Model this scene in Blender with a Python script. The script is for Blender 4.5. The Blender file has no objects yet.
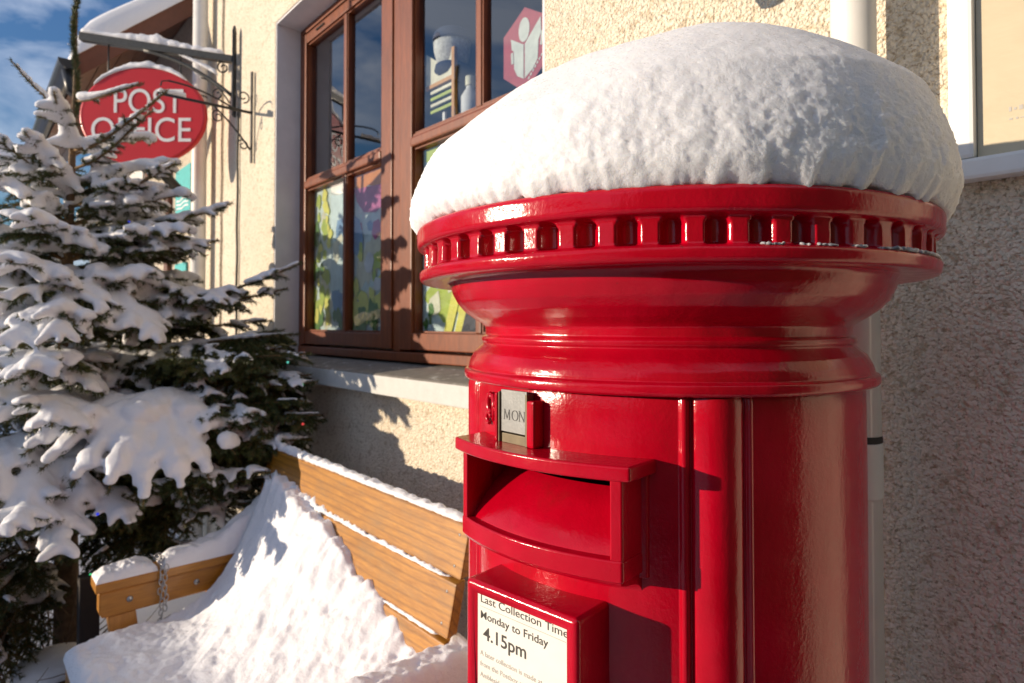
import bpy, bmesh, math, random
import numpy as np
from mathutils import Vector, Matrix, noise

R = math.radians
random.seed(7)
rng = np.random.default_rng(11)
scene = bpy.context.scene
col = scene.collection
GZ = 0.0
CAMZ = 1.48

# ------------------------------------------------------------------ helpers
def tag(o, label=None, cat=None, group=None, kind=None):
    if label: o['label'] = label
    if cat: o['category'] = cat
    if group: o['group'] = group
    if kind: o['kind'] = kind
    return o

def empty(name, loc, label, cat, rz=0.0, group=None):
    o = bpy.data.objects.new(name, None); col.objects.link(o)
    o.location = loc; o.rotation_euler = (0, 0, rz); o.empty_display_size = .05
    return tag(o, label, cat, group)

def link(name, me, mat=None, parent=None, smooth=False):
    o = bpy.data.objects.new(name, me); col.objects.link(o)
    me.name = name
    if mat is not None and len(me.materials) == 0: me.materials.append(mat)
    if parent is not None: o.parent = parent
    if smooth: me.polygons.foreach_set('use_smooth', [True]*len(me.polygons))
    return o

def from_arrays(verts, faces):
    me = bpy.data.meshes.new('m')
    verts = np.asarray(verts, dtype=np.float32); faces = np.asarray(faces, dtype=np.int32)
    n = faces.shape[1]
    me.vertices.add(len(verts)); me.vertices.foreach_set('co', verts.ravel())
    me.loops.add(faces.size); me.loops.foreach_set('vertex_index', faces.ravel())
    me.polygons.add(len(faces))
    me.polygons.foreach_set('loop_start', np.arange(0, faces.size, n, dtype=np.int32))
    me.update(calc_edges=True); me.validate()
    return me

class MB:
    """collects shapes into one mesh"""
    def __init__(s): s.v = []; s.f = []; s.sm = []
    def add(s, vs, fs, sm=False):
        b = len(s.v); s.v += [tuple(v) for v in vs]; s.f += [tuple(b+i for i in f) for f in fs]; s.sm += [sm]*len(fs)
        return s
    def box(s, x0, x1, y0, y1, z0, z1, M=None, bev=0.0):
        bm = bmesh.new(); bmesh.ops.create_cube(bm, size=1)
        for v in bm.verts:
            v.co = Vector(((x0+x1)/2+v.co.x*(x1-x0), (y0+y1)/2+v.co.y*(y1-y0), (z0+z1)/2+v.co.z*(z1-z0)))
        if bev > 0: bmesh.ops.bevel(bm, geom=bm.edges[:], offset=bev, segments=2, affect='EDGES', profile=.6)
        s.bm(bm, M); return s
    def bm(s, bm, M=None, sm=False):
        if M is not None: bmesh.ops.transform(bm, matrix=M, verts=bm.verts[:])
        bm.verts.index_update()
        s.add([v.co[:] for v in bm.verts], [[v.index for v in f.verts] for f in bm.faces], sm); bm.free(); return s
    def prism(s, pts, axis, a, b, bev=0.0):
        """pts: 2-D polygon; extruded along axis from a to b"""
        def P(p, t):
            return {'x': (t, p[0], p[1]), 'y': (p[0], t, p[1]), 'z': (p[0], p[1], t)}[axis]
        bm = bmesh.new()
        A = [bm.verts.new(P(p, a)) for p in pts]; B = [bm.verts.new(P(p, b)) for p in pts]
        n = len(pts)
        bm.faces.new(A); bm.faces.new(B[::-1])
        for i in range(n): bm.faces.new((A[i], B[i], B[(i+1) % n], A[(i+1) % n]))
        bmesh.ops.recalc_face_normals(bm, faces=bm.faces[:])
        if bev > 0: bmesh.ops.bevel(bm, geom=bm.edges[:], offset=bev, segments=2, affect='EDGES', profile=.6)
        return s.bm(bm)
    def tube(s, pts, r, n=8, closed=False, caps=True):
        pts = [Vector(p) for p in pts]; m = len(pts)
        rs = r if hasattr(r, '__len__') else [r]*m
        vs = []; up = Vector((0, 0, 1)); prev = None
        for i in range(m):
            a = pts[(i-1) % m] if (closed or i > 0) else pts[0]
            b = pts[(i+1) % m] if (closed or i < m-1) else pts[-1]
            t = (b-a).normalized()
            if prev is None:
                x = t.cross(up)
                if x.length < 1e-3: x = t.cross(Vector((1, 0, 0)))
            else: x = prev - t*prev.dot(t)
            x.normalize(); prev = x; y = t.cross(x)
            for k in range(n):
                an = 2*math.pi*k/n; vs.append(pts[i]+(x*math.cos(an)+y*math.sin(an))*rs[i])
        fs = []
        for i in range(m if closed else m-1):
            j = (i+1) % m
            for k in range(n): fs.append((i*n+k, i*n+(k+1) % n, j*n+(k+1) % n, j*n+k))
        if caps and not closed:
            fs.append(tuple(range(n))[::-1]); fs.append(tuple((m-1)*n+k for k in range(n)))
        return s.add(vs, fs, True)
    def cyl(s, p0, p1, r, n=24): return s.tube([p0, p1], r, n)
    def build(s, name, mat, parent=None, smooth=False):
        me = bpy.data.meshes.new(name); me.from_pydata(s.v, [], s.f)
        me.polygons.foreach_set('use_smooth', [True]*len(s.f) if smooth else s.sm)
        me.update()
        bm = bmesh.new(); bm.from_mesh(me); bmesh.ops.recalc_face_normals(bm, faces=bm.faces[:]); bm.to_mesh(me); bm.free()
        return link(name, me, mat, parent)

def fbm(p, o=3):
    return noise.fractal(Vector(p), 1.0, 2.0, o)

# ------------------------------------------------------------------ materials
def newmat(name):
    m = bpy.data.materials.new(name); m.use_nodes = True
    nt = m.node_tree; b = nt.nodes['Principled BSDF']
    return m, nt, b
def N(nt, t, **k):
    n = nt.nodes.new(t)
    for a, v in k.items():
        if a.startswith('_'): setattr(n, a[1:], v)
        else: n.inputs[a.replace('_', ' ')].default_value = v
    return n
def coord(nt, scale=(1, 1, 1), kind='Object'):
    tc = nt.nodes.new('ShaderNodeTexCoord'); mp = nt.nodes.new('ShaderNodeMapping')
    mp.inputs['Scale'].default_value = scale
    nt.links.new(tc.outputs[kind], mp.inputs['Vector']); return mp.outputs['Vector']
def nz(nt, vec, scale, detail=4, rough=.55, dist=0):
    n = N(nt, 'ShaderNodeTexNoise', Scale=scale, Detail=detail, Roughness=rough, Distortion=dist)
    nt.links.new(vec, n.inputs['Vector']); return n.outputs['Fac']
def ramp(nt, fac, stops, interp='LINEAR'):
    n = nt.nodes.new('ShaderNodeValToRGB'); n.color_ramp.interpolation = interp
    e = n.color_ramp.elements
    while len(e) < len(stops): e.new(.5)
    for i, (p, c) in enumerate(stops):
        e[i].position = p; e[i].color = (*c, 1) if len(c) == 3 else c
    nt.links.new(fac, n.inputs['Fac']); return n.outputs['Color']
def bump(nt, b, h, strength, dist=.01, prev=None):
    n = nt.nodes.new('ShaderNodeBump'); n.inputs['Strength'].default_value = strength; n.inputs['Distance'].default_value = dist
    nt.links.new(h, n.inputs['Height'])
    if prev is not None: nt.links.new(prev, n.inputs['Normal'])
    if b is not None: nt.links.new(n.outputs['Normal'], b.inputs['Normal'])
    return n.outputs['Normal']
def mixc(nt, f, a, b, blend='MIX'):
    n = nt.nodes.new('ShaderNodeMix'); n.data_type = 'RGBA'; n.blend_type = blend
    for s, v in (('Factor', f), ('A', a), ('B', b)):
        inp = [i for i in n.inputs if i.name == s and (i.type == 'RGBA' if s != 'Factor' else i.type == 'VALUE')][0]
        if hasattr(v, 'links') or isinstance(v, bpy.types.NodeSocket): nt.links.new(v, inp)
        else: inp.default_value = v if s == 'Factor' else (*v, 1)
    return [o for o in n.outputs if o.type == 'RGBA'][0]

def plain(name, c, rough=.5, metal=0, var=.12, sc=30, bmp=0.0, bsc=200, coat=0, spec=None):
    m, nt, b = newmat(name)
    v = coord(nt)
    f = nz(nt, v, sc, 5)
    lo = tuple(max(0, x*(1-var)) for x in c); hi = tuple(min(1, x*(1+var)) for x in c)
    nt.links.new(ramp(nt, f, [(.3, lo), (.7, hi)]), b.inputs['Base Color'])
    b.inputs['Roughness'].default_value = rough; b.inputs['Metallic'].default_value = metal
    b.inputs['Coat Weight'].default_value = coat
    if spec is not None: b.inputs['Specular IOR Level'].default_value = spec
    if bmp: bump(nt, b, nz(nt, v, bsc, 3), bmp, .002)
    return m

def snow_mat(name, sc=1.0, sss=.35, bm1=.5, bm2=.6):
    m, nt, b = newmat(name); v = coord(nt)
    b.inputs['Base Color'].default_value = (.83, .83, .86, 1)
    b.inputs['Roughness'].default_value = .65
    b.inputs['Specular IOR Level'].default_value = .35
    b.inputs['Subsurface Weight'].default_value = sss
    b.inputs['Subsurface Radius'].default_value = (1, .9, .8)
    b.inputs['Subsurface Scale'].default_value = .018
    h1 = nz(nt, v, 90*sc, 5, .65); h2 = nz(nt, v, 420*sc, 4, .7)
    n1 = bump(nt, None, h1, bm1, .010/sc)
    bump(nt, b, h2, bm2, .0035/sc, n1)
    # sparkling crystals: small smooth facets
    vo = N(nt, 'ShaderNodeTexVoronoi', Scale=520*sc); nt.links.new(v, vo.inputs['Vector'])
    sx = nt.nodes.new('ShaderNodeSeparateColor'); nt.links.new(vo.outputs['Color'], sx.inputs[0])
    rr = ramp(nt, sx.outputs[0], [(.93, (.65,)*3), (.97, (.18,)*3)])
    nt.links.new(rr, b.inputs['Roughness'])
    return m

M = {}
M['snow'] = snow_mat('snow_cap_material', 1.0, .8, .09, .5)
M['snow_soft'] = snow_mat('snow_soft_material', .7, 0.0, .3, .35)

# cast iron red paint
def red_paint():
    m, nt, b = newmat('pillar_box_red'); v = coord(nt)
    f = nz(nt, v, 14, 6, .6)
    c = ramp(nt, f, [(.3, (.38, .0006, .010)), (.55, (.45, .0008, .014)), (.75, (.50, .0012, .018))])
    # small chips and grime specks
    f2 = nz(nt, v, 170, 3, .7)
    k = ramp(nt, f2, [(.70, (0, 0, 0)), (.76, (1, 1, 1))])
    c = mixc(nt, k, c, (.20, .01, .012))
    g1 = nz(nt, coord(nt, (1, 1, .3)), 11, 6, .7)
    c = mixc(nt, ramp(nt, g1, [(.62, (0, 0, 0)), (.76, (.45,)*3)]), c, (.17, .012, .008))
    g2 = nz(nt, v, 24, 5, .75)
    c = mixc(nt, ramp(nt, g2, [(.70, (0, 0, 0)), (.725, (.8,)*3)]), c, (.12, .030, .014))
    nt.links.new(c, b.inputs['Base Color'])
    b.inputs['Roughness'].default_value = .27
    b.inputs['Specular IOR Level'].default_value = .42
    b.inputs['Coat Weight'].default_value = .12; b.inputs['Coat Roughness'].default_value = .12
    r = ramp(nt, nz(nt, v, 45, 4), [(.3, (.11,)*3), (.7, (.24,)*3)]); nt.links.new(r, b.inputs['Roughness'])
    h = nz(nt, v, 260, 3, .6); h0 = nz(nt, coord(nt, (1, 1, .45)), 60, 3, .5)
    n1 = bump(nt, None, h0, .22, .0022)
    n2 = bump(nt, b, h, .30, .0009, n1)
    nt.links.new(n2, b.inputs['Coat Normal'])
    return m
M['red'] = red_paint()
M['black_gap'] = plain('dark_gap', (.006, .005, .005), .9)
M['zinc'] = plain('tab_zinc', (.25, .255, .25), .5, .25, .12, 60, .15, 300)
M['brass'] = plain('dull_brass', (.16, .13, .08), .5, .3, .2, 60)
M['paper'] = plain('notice_paper', (.78, .75, .68), .45, 0, .04, 30, coat=.3)
M['ink'] = plain('ink_dark', (.05, .045, .04), .6)
M['ink_grey'] = plain('ink_grey', (.42, .40, .37), .6)

def render_wall(name, c):
    m, nt, b = newmat(name); v = coord(nt)
    vo = N(nt, 'ShaderNodeTexVoronoi', Scale=150.0); vo.feature = 'F1'
    wob = nz(nt, v, 60, 2); 
    vm = nt.nodes.new('ShaderNodeVectorMath'); vm.operation = 'ADD'
    n3 = N(nt, 'ShaderNodeTexNoise', Scale=70.0, Detail=2.0); nt.links.new(v, n3.inputs['Vector'])
    sc = nt.nodes.new('ShaderNodeVectorMath'); sc.operation = 'SCALE'; sc.inputs['Scale'].default_value = .012
    nt.links.new(n3.outputs['Color'], sc.inputs[0]); nt.links.new(v, vm.inputs[0]); nt.links.new(sc.outputs[0], vm.inputs[1])
    nt.links.new(vm.outputs[0], vo.inputs['Vector'])
    inv = N(nt, 'ShaderNodeMath', _operation='MULTIPLY'); nt.links.new(vo.outputs['Distance'], inv.inputs[0]); inv.inputs[1].default_value = -1
    peb = inv.outputs[0]
    patch = nz(nt, v, 58, 5, .62)
    ad = N(nt, 'ShaderNodeMath', _operation='MULTIPLY_ADD'); nt.links.new(patch, ad.inputs[0]); ad.inputs[1].default_value = .85; nt.links.new(peb, ad.inputs[2])
    n1 = bump(nt, None, ad.outputs[0], 1.0, .0065)
    bump(nt, b, nz(nt, v, 300, 3, .65), .4, .0018, n1)
    big = nz(nt, v, 3.0, 5, .6); stain = nz(nt, coord(nt, (1, 1, .25)), 6, 5, .65)
    c0 = ramp(nt, big, [(.3, tuple(x*.93 for x in c)), (.7, tuple(min(1, x*1.05) for x in c))])
    c1 = mixc(nt, ramp(nt, stain, [(.56, (0, 0, 0)), (.80, (.40,)*3)]), c0, (c[0]*.72, c[1]*.66, c[2]*.56))
    # dirt in the pits, and relief shade painted in as darker low spots
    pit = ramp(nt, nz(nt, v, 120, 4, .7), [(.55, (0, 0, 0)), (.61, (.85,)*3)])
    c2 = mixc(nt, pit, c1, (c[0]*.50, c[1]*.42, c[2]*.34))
    crev = ramp(nt, patch, [(.36, (.75,)*3), (.45, (0, 0, 0))])  # low parts of the bump tinted darker: shade put into the colour
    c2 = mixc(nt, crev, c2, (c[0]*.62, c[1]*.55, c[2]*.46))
    nt.links.new(c2, b.inputs['Base Color'])
    b.inputs['Roughness'].default_value = .85; b.inputs['Specular IOR Level'].default_value = .25
    return m
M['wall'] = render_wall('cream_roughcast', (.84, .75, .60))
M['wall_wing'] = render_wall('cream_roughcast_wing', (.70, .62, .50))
M['reveal'] = plain('painted_reveal', (.70, .68, .68), .7, 0, .06, 12, .3, 120)
M['stone'] = None
def sill_mat():
    m, nt, b = newmat('painted_stone_sill'); v = coord(nt)
    f = nz(nt, v, 22, 6, .7)
    sp = nt.nodes.new('ShaderNodeSeparateXYZ')
    g = nt.nodes.new('ShaderNodeNewGeometry'); nt.links.new(g.outputs['Normal'], sp.inputs[0])
    top = ramp(nt, sp.outputs['Z'], [(.5, (0, 0, 0)), (.7, (1, 1, 1))])
    worn = ramp(nt, f, [(.35, (.16, .14, .12)), (.6, (.22, .20, .17)), (.68, (.62, .60, .56))])
    front = ramp(nt, f, [(.3, (.50, .50, .47)), (.7, (.58, .58, .55))])
    nt.links.new(mixc(nt, top, front, worn), b.inputs['Base Color'])
    b.inputs['Roughness'].default_value = .75
    bump(nt, b, nz(nt, v, 120, 4), .5, .002)
    return m
M['sill'] = sill_mat()
def stain_wood(name, a, b_, stretch, rough=.45, knots=False, coat=.15, sc=1.0):
    m, nt, b = newmat(name); v0 = coord(nt, stretch)
    oi = nt.nodes.new('ShaderNodeObjectInfo'); va = nt.nodes.new('ShaderNodeVectorMath'); va.operation = 'MULTIPLY_ADD'
    cb = nt.nodes.new('ShaderNodeCombineXYZ')
    for q_ in range(3): nt.links.new(oi.outputs['Random'], cb.inputs[q_])
    nt.links.new(cb.outputs[0], va.inputs[0]); va.inputs[1].default_value = (7.3, 5.1, 9.7); nt.links.new(v0, va.inputs[2]); v = va.outputs[0]
    n1 = nz(nt, v, 9*sc, 6, .6, .6); n2 = nz(nt, v, 42*sc, 4, .6, .2)
    w = N(nt, 'ShaderNodeTexWave', Scale=3.2*sc, Distortion=5.5, Detail=3.0); w.inputs['Detail Scale'].default_value = 1.2
    w.wave_type = 'RINGS' if knots else 'BANDS'; w.rings_direction = 'X' if knots else w.rings_direction
    nt.links.new(v, w.inputs['Vector'])
    mx = N(nt, 'ShaderNodeMath', _operation='MULTIPLY_ADD'); nt.links.new(n2, mx.inputs[0]); mx.inputs[1].default_value = .45
    nt.links.new(n1, mx.inputs[2])
    c = ramp(nt, mx.outputs[0], [(.45, a), (.95, b_)])
    if knots:
        w.inputs['Scale'].default_value = 2.2; w.inputs['Distortion'].default_value = 14; w.inputs['Detail Scale'].default_value = .35
        rings = ramp(nt, w.outputs['Fac'], [(.0, (.45,)*3), (.22, (.10,)*3), (.5, (0, 0, 0))])
        c = mixc(nt, rings, c, tuple(x*.45 for x in a))
        vo = N(nt, 'ShaderNodeTexVoronoi', Scale=3.2); nt.links.new(coord(nt, (.8, 1, 1.3)), vo.inputs['Vector'])
        kn = ramp(nt, vo.outputs['Distance'], [(.05, (.8,)*3), (.11, (0, 0, 0))])
        c = mixc(nt, kn, c, tuple(x*.3 for x in a))
        wz = nz(nt, coord(nt, (1.5, 4, 4)), 3.5, 5, .65)
        c = mixc(nt, ramp(nt, wz, [(.50, (0, 0, 0)), (.72, (.55,)*3)]), c, (.20, .12, .055))
    nt.links.new(c, b.inputs['Base Color'])
    b.inputs['Roughness'].default_value = rough; b.inputs['Coat Weight'].default_value = coat
    bump(nt, b, n2, .3, .0015)
    return m
M['frame'] = stain_wood('stained_window_wood', (.10, .018, .003), (.21, .048, .009), (4, 4, .6), .42, coat=.05)
M['pine'] = stain_wood('varnished_pine', (.25, .092, .008), (.47, .205, .020), (.9, 8, 8), .42, True, .15)
M['pine_y'] = stain_wood('varnished_pine_arm', (.30, .115, .007), (.48, .20, .016), (8, .9, 8), .40, False, .25)
M['pine_z'] = stain_wood('varnished_pine_post', (.36, .15, .03), (.54, .25, .05), (8, 8, .9), .42, False, .2)
M['soffit'] = stain_wood('brown_soffit_board', (.13, .055, .030), (.22, .10, .055), (4, .5, .5), .6)
M['white'] = plain('white_gloss_paint', (.78, .78, .76), .35, 0, .04, 20)
M['pipe'] = plain('painted_pipe', (.74, .72, .68), .45, 0, .05, 14)
M['iron'] = plain('black_iron', (.022, .022, .024), .45, .2, .3, 60, .4, 150)
M['iron_grey'] = plain('grey_painted_iron', (.055, .055, .052), .45, .1, .2, 60, .4, 150)
M['gutter'] = plain('black_plastic', (.018, .018, .02), .35)
M['sign_red'] = plain('sign_red', (.56, .012, .014), .35, 0, .05, 6, coat=.2)
M['sign_white'] = plain('sign_white', (.80, .79, .77), .4, 0, .03)
M['teal'] = plain('teal_print', (.05, .42, .42), .5); M['green'] = plain('green_print', (.0, .34, .17), .5)
M['blue'] = plain('blue_plastic', (.01, .03, .22), .4); M['greyblue'] = plain('greyblue_paint', (.20, .21, .26), .5)
M['pinkred'] = plain('pink_red_print', (.65, .05, .08), .5)
M['brown_door'] = plain('brown_door_frame', (.12, .035, .018), .5)
M['steel'] = plain('galvanised_steel', (.45, .45, .45), .35, .9, .2, 80)
M['rubber'] = plain('cable_rubber', (.03, .028, .026), .6)
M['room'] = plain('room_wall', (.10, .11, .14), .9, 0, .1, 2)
M['slate'] = plain('slate', (.10, .10, .11), .7)
M['bark'] = plain('spruce_bark', (.16, .10, .055), .85, 0, .35, 40, .8, 90)
M['twig'] = plain('spruce_twig', (.20, .12, .05), .8, 0, .3, 60)

def glass():
    m = bpy.data.materials.new('window_glass'); m.use_nodes = True; nt = m.node_tree
    for n in list(nt.nodes): nt.nodes.remove(n)
    o = nt.nodes.new('ShaderNodeOutputMaterial'); t = nt.nodes.new('ShaderNodeBsdfTransparent'); g = nt.nodes.new('ShaderNodeBsdfGlossy')
    t.inputs[0].default_value = (.80, .84, .86, 1); g.inputs['Roughness'].default_value = .004
    lw = N(nt, 'ShaderNodeLayerWeight', Blend=.5)
    pw = N(nt, 'ShaderNodeMath', _operation='POWER'); nt.links.new(lw.outputs['Facing'], pw.inputs[0]); pw.inputs[1].default_value = 4.0
    f = N(nt, 'ShaderNodeMath', _operation='MULTIPLY_ADD'); nt.links.new(pw.outputs[0], f.inputs[0]); f.inputs[1].default_value = .85; f.inputs[2].default_value = .20; mx = nt.nodes.new('ShaderNodeMixShader')
    v = coord(nt); bump_n = bump(nt, None, nz(nt, v, 2.2, 1), .05, .02)
    nt.links.new(bump_n, g.inputs['Normal'])
    nt.links.new(f.outputs[0], mx.inputs[0]); nt.links.new(t.outputs[0], mx.inputs[1]); nt.links.new(g.outputs[0], mx.inputs[2])
    nt.links.new(mx.outputs[0], o.inputs[0]); return m
M['glass'] = glass()

def needle_mat():
    m, nt, b = newmat('spruce_needle')
    v = coord(nt); f = nz(nt, v, 9, 3)
    f2 = nz(nt, v, 150, 2)
    mx = N(nt, 'ShaderNodeMath', _operation='MULTIPLY_ADD'); nt.links.new(f2, mx.inputs[0]); mx.inputs[1].default_value = .7; nt.links.new(f, mx.inputs[2])
    c = ramp(nt, mx.outputs[0], [(.55, (.024, .042, .011)), (.9, (.055, .076, .017)), (1.2, (.13, .125, .03))])
    nt.links.new(c, b.inputs['Base Color']); b.inputs['Roughness'].default_value = .5
    return m
M['needle'] = needle_mat()

# ------------------------------------------------------------------ world, sun, camera
SAZ, SEL = 30.0, 8.2
sun_dir = Vector((-math.sin(R(SAZ))*math.cos(R(SEL)), -math.cos(R(SAZ))*math.cos(R(SEL)), math.sin(R(SEL))))
w = bpy.data.worlds.new('World'); scene.world = w; w.use_nodes = True
nt = w.node_tree; bg = nt.nodes['Background']
sky = nt.nodes.new('ShaderNodeTexSky'); sky.sky_type = 'NISHITA'; sky.sun_disc = False
sky.sun_elevation = R(SEL); sky.sun_rotation = math.atan2(sun_dir.x, sun_dir.y)
sky.air_density = 1.6; sky.dust_density = .1; sky.ozone_density = 5.0
tc = nt.nodes.new('ShaderNodeTexCoord'); mp = nt.nodes.new('ShaderNodeMapping'); mp.inputs['Scale'].default_value = (1.2, 1.2, 3.6)
mp.inputs['Rotation'].default_value = (.15, .1, .3)
nt.links.new(tc.outputs['Generated'], mp.inputs['Vector'])
cf = nz(nt, mp.outputs['Vector'], 2.6, 7, .55, .5)
cl = ramp(nt, cf, [(.42, (.05,)*3), (.60, (.85,)*3)])
skyc = mixc(nt, 1.0, sky.outputs[0], (1.0, 1.4, 2.0), 'MULTIPLY')
cmix = mixc(nt, cl, skyc, (8.0, 9.0, 11.0))
nt.links.new(cmix, bg.inputs['Color']); bg.inputs['Strength'].default_value = .07

sd = bpy.data.lights.new('sun', 'SUN'); sd.energy = 5.0; sd.angle = R(.5); sd.color = (1, .83, .63)
so = bpy.data.objects.new('sun', sd); col.objects.link(so)
so.rotation_euler = sun_dir.to_track_quat('Z', 'Y').to_euler(); so.location = (-4, -6, 5)

cd = bpy.data.cameras.new('camera'); cam = bpy.data.objects.new('camera', cd); col.objects.link(cam)
cam.location = (0, 0, CAMZ); cam.rotation_euler = (R(91.2), 0, R(48.2))
cd.sensor_width = 36; cd.lens = 615/1024*36; cd.shift_y = -(341.5-312.1)/1024
cd.clip_start = .02; cd.clip_end = 2000
cd.dof.use_dof = True; cd.dof.focus_distance = .60; cd.dof.aperture_fstop = 9.0
scene.camera = cam
scene.view_settings.view_transform = 'Standard'; scene.view_settings.look = 'None'
scene.view_settings.exposure = 0.28; scene.view_settings.gamma = 1; scene.view_settings.use_curve_mapping = False

# ------------------------------------------------------------------ ground
def ground():
    vs = []; fs = []
    xs = list(np.linspace(-7, 3, 90)); ys = list(np.linspace(-5, 1.19, 60))
    xs = [-400, -60, -20] + xs + [20, 400]; ys = [-400, -60, -15] + ys
    for y in ys:
        for x in xs:
            vs.append((x, y, -.03 + .05*fbm((x*1.3, y*1.3, 0)) + .015*fbm((x*6, y*6, 3)) if abs(x) < 12 and y > -8 else -.03))
    nx = len(xs)
    for j in range(len(ys)-1):
        for i in range(nx-1): fs.append((j*nx+i, j*nx+i+1, (j+1)*nx+i+1, (j+1)*nx+i))
    me = from_arrays(vs, fs)
    o = link('ground', me, M['snow_soft'], smooth=True); tag(o, kind='structure')
ground()

# ------------------------------------------------------------------ building
X0, X1, Z0, Z1 = -3.195, -1.204, 1.300, 3.060
bld = empty('building', (0, 1.2, 0), 'cream roughcast post office wall with a brown framed window behind the pillar box', 'building')
def wall_hole(x0, x1, z0, z1, hx0, hx1, hz0, hz1, y0, y1):
    m = MB(); v = []
    for y in (y0, y1):
        v += [(x0, y, z0), (x1, y, z0), (x1, y, z1), (x0, y, z1), (hx0, y, hz0), (hx1, y, hz0), (hx1, y, hz1), (hx0, y, hz1)]
    f = []
    for b in (0, 8):
        for i in range(4): j = (i+1) % 4; f.append((b+i, b+j, b+4+j, b+4+i))
    for i in range(4):
        j = (i+1) % 4; f.append((i, j, 8+j, 8+i))
    return m.add(v, f)
YW = 1.2
wl = wall_hole(-4.42, .95, -.2, 5.2, X0, X1, Z0, Z1, YW, YW+.30).build('wall', M['wall'], None)
# reveal lining, painted smooth (3 mm proud of the opening faces)
mb = MB()
mb.box(X0+.003, X0+.012, YW+.002, YW+.29, Z0+.02, Z1-.012)
mb.box(X1-.012, X1-.003, YW+.002, YW+.29, Z0+.02, Z1-.012)
mb.box(X0+.003, X1-.003, YW+.002, YW+.29, Z1-.012, Z1-.003)
rv = mb.build('reveal', M['reveal'])
for o in (wl, rv):
    o.parent = bld; o.location = (0, -1.2, 0)
def B(o): o.parent = bld; o.location = (0, -1.2, 0); return o

# window > frame, casement, pane, sill
FY = 1.333
win = MB().box(X0+.013, X0+.045, FY-.004, FY+.07, 1.335, 3.046, bev=.003).box(X1-.045, X1-.013, FY-.004, FY+.07, 1.335, 3.046, bev=.003) \
    .box(X0+.046, X1-.046, FY-.006, FY+.07, 3.016, 3.046, bev=.003).box(X0+.046, X1-.046, FY-.022, FY+.07, 1.335, 1.372, bev=.004) \
    .box(-2.228, -2.172, FY-.003, FY+.07, 1.373, 3.015, bev=.003)
window = B(win.build('window', M['frame']))
def casement(xa, xb, xm, gl0, gl1):
    y0, y1 = FY-.010, FY+.045
    m = MB()
    m.box(xa, gl0, y0, y1, 1.380, 3.006, bev=.004); m.box(gl1, xb, y0, y1, 1.380, 3.006, bev=.004)
    m.box(gl0-.001, gl1+.001, y0+.002, y1, 2.955, 3.004, bev=.004)
    m.box(gl0-.001, gl1+.001, y0+.002, y1, 1.382, 1.448, bev=.004)
    m.box(gl0-.001, gl1+.001, y0-.006, y1, 2.186, 2.226, bev=.008)
    m.box(gl0-.001, gl1+.001, y0+.006, y1, 2.226, 2.240, bev=.003)
    m.box(xm-.014, xm+.014, y0+.008, y1-.004, 1.449, 2.187, bev=.004); m.box(xm-.014, xm+.014, y0+.008, y1-.004, 2.241, 2.954, bev=.004)
    # glazing beads round each pane
    for (a, b, c, d) in ((gl0, xm-.014, 2.241, 2.954), (xm+.014, gl1, 2.241, 2.954), (gl0, xm-.014, 1.449, 2.186), (xm+.014, gl1, 1.449, 2.186)):
        t = .007
        m.box(a+.0005, a+t, y0+.014, y1-.008, c, d); m.box(b-t, b-.0005, y0+.014, y1-.008, c, d)
        m.box(a+t, b-t, y0+.014, y1-.008, c+.0005, c+t); m.box(a+t, b-t, y0+.014, y1-.008, d-t, d-.0005)
    o = m.build('casement', M['frame'], window)
    for k in range(2):
        cx = gl0+(gl1-gl0)*(.22+.5*k); MB().box(cx-.045, cx+.045, y0-.004, y0+.004, 2.976, 2.985, bev=.001).build('vent_slot', M['black_gap'], window)
    for (a, b, c, d) in ((gl0, xm-.014, 2.241, 2.954), (xm+.014, gl1, 2.241, 2.954), (gl0, xm-.014, 1.449, 2.186), (xm+.014, gl1, 1.449, 2.186)):
        MB().add([(a+.004, FY+.022, c+.004), (b-.004, FY+.022, c+.004), (b-.004, FY+.022, d-.004), (a+.004, FY+.022, d-.004)], [(0, 1, 2, 3)]).build('pane', M['glass'], window)
casement(-3.146, -2.232, -2.672, -3.098, -2.320)
casement(-2.168, -1.252, -1.665, -2.080, -1.300)
sl = MB().prism([(1.128, 1.228), (1.128, 1.296), (1.136, 1.302), (1.40, 1.334), (1.40, 1.228)], 'x', -3.31, -1.10, .004)
sill = B(sl.build('sill', M['sill']))
# room behind the glass
rm = MB()
rm.box(-3.6, -.9, 3.6, 3.65, .9, 3.3).box(-3.65, -3.6, 1.52, 3.6, .9, 3.3).box(-.9, -.85, 1.52, 3.6, .9, 3.3)
rm.box(-3.6, -.9, 1.52, 3.6, 3.3, 3.35).box(-3.6, -.9, 1.52, 3.6, .85, .9)
rm.box(-3.6, X0-.02, 1.51, 1.52, .9, 3.3).box(X1+.02, -.9, 1.51, 1.52, .9, 3.3)
B(rm.build('interior_room', M['room']))
B(MB().box(X0+.01, X1-.01, 1.42, 1.72, 1.30, 1.40).build('inner_window_board', M['white']))

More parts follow.
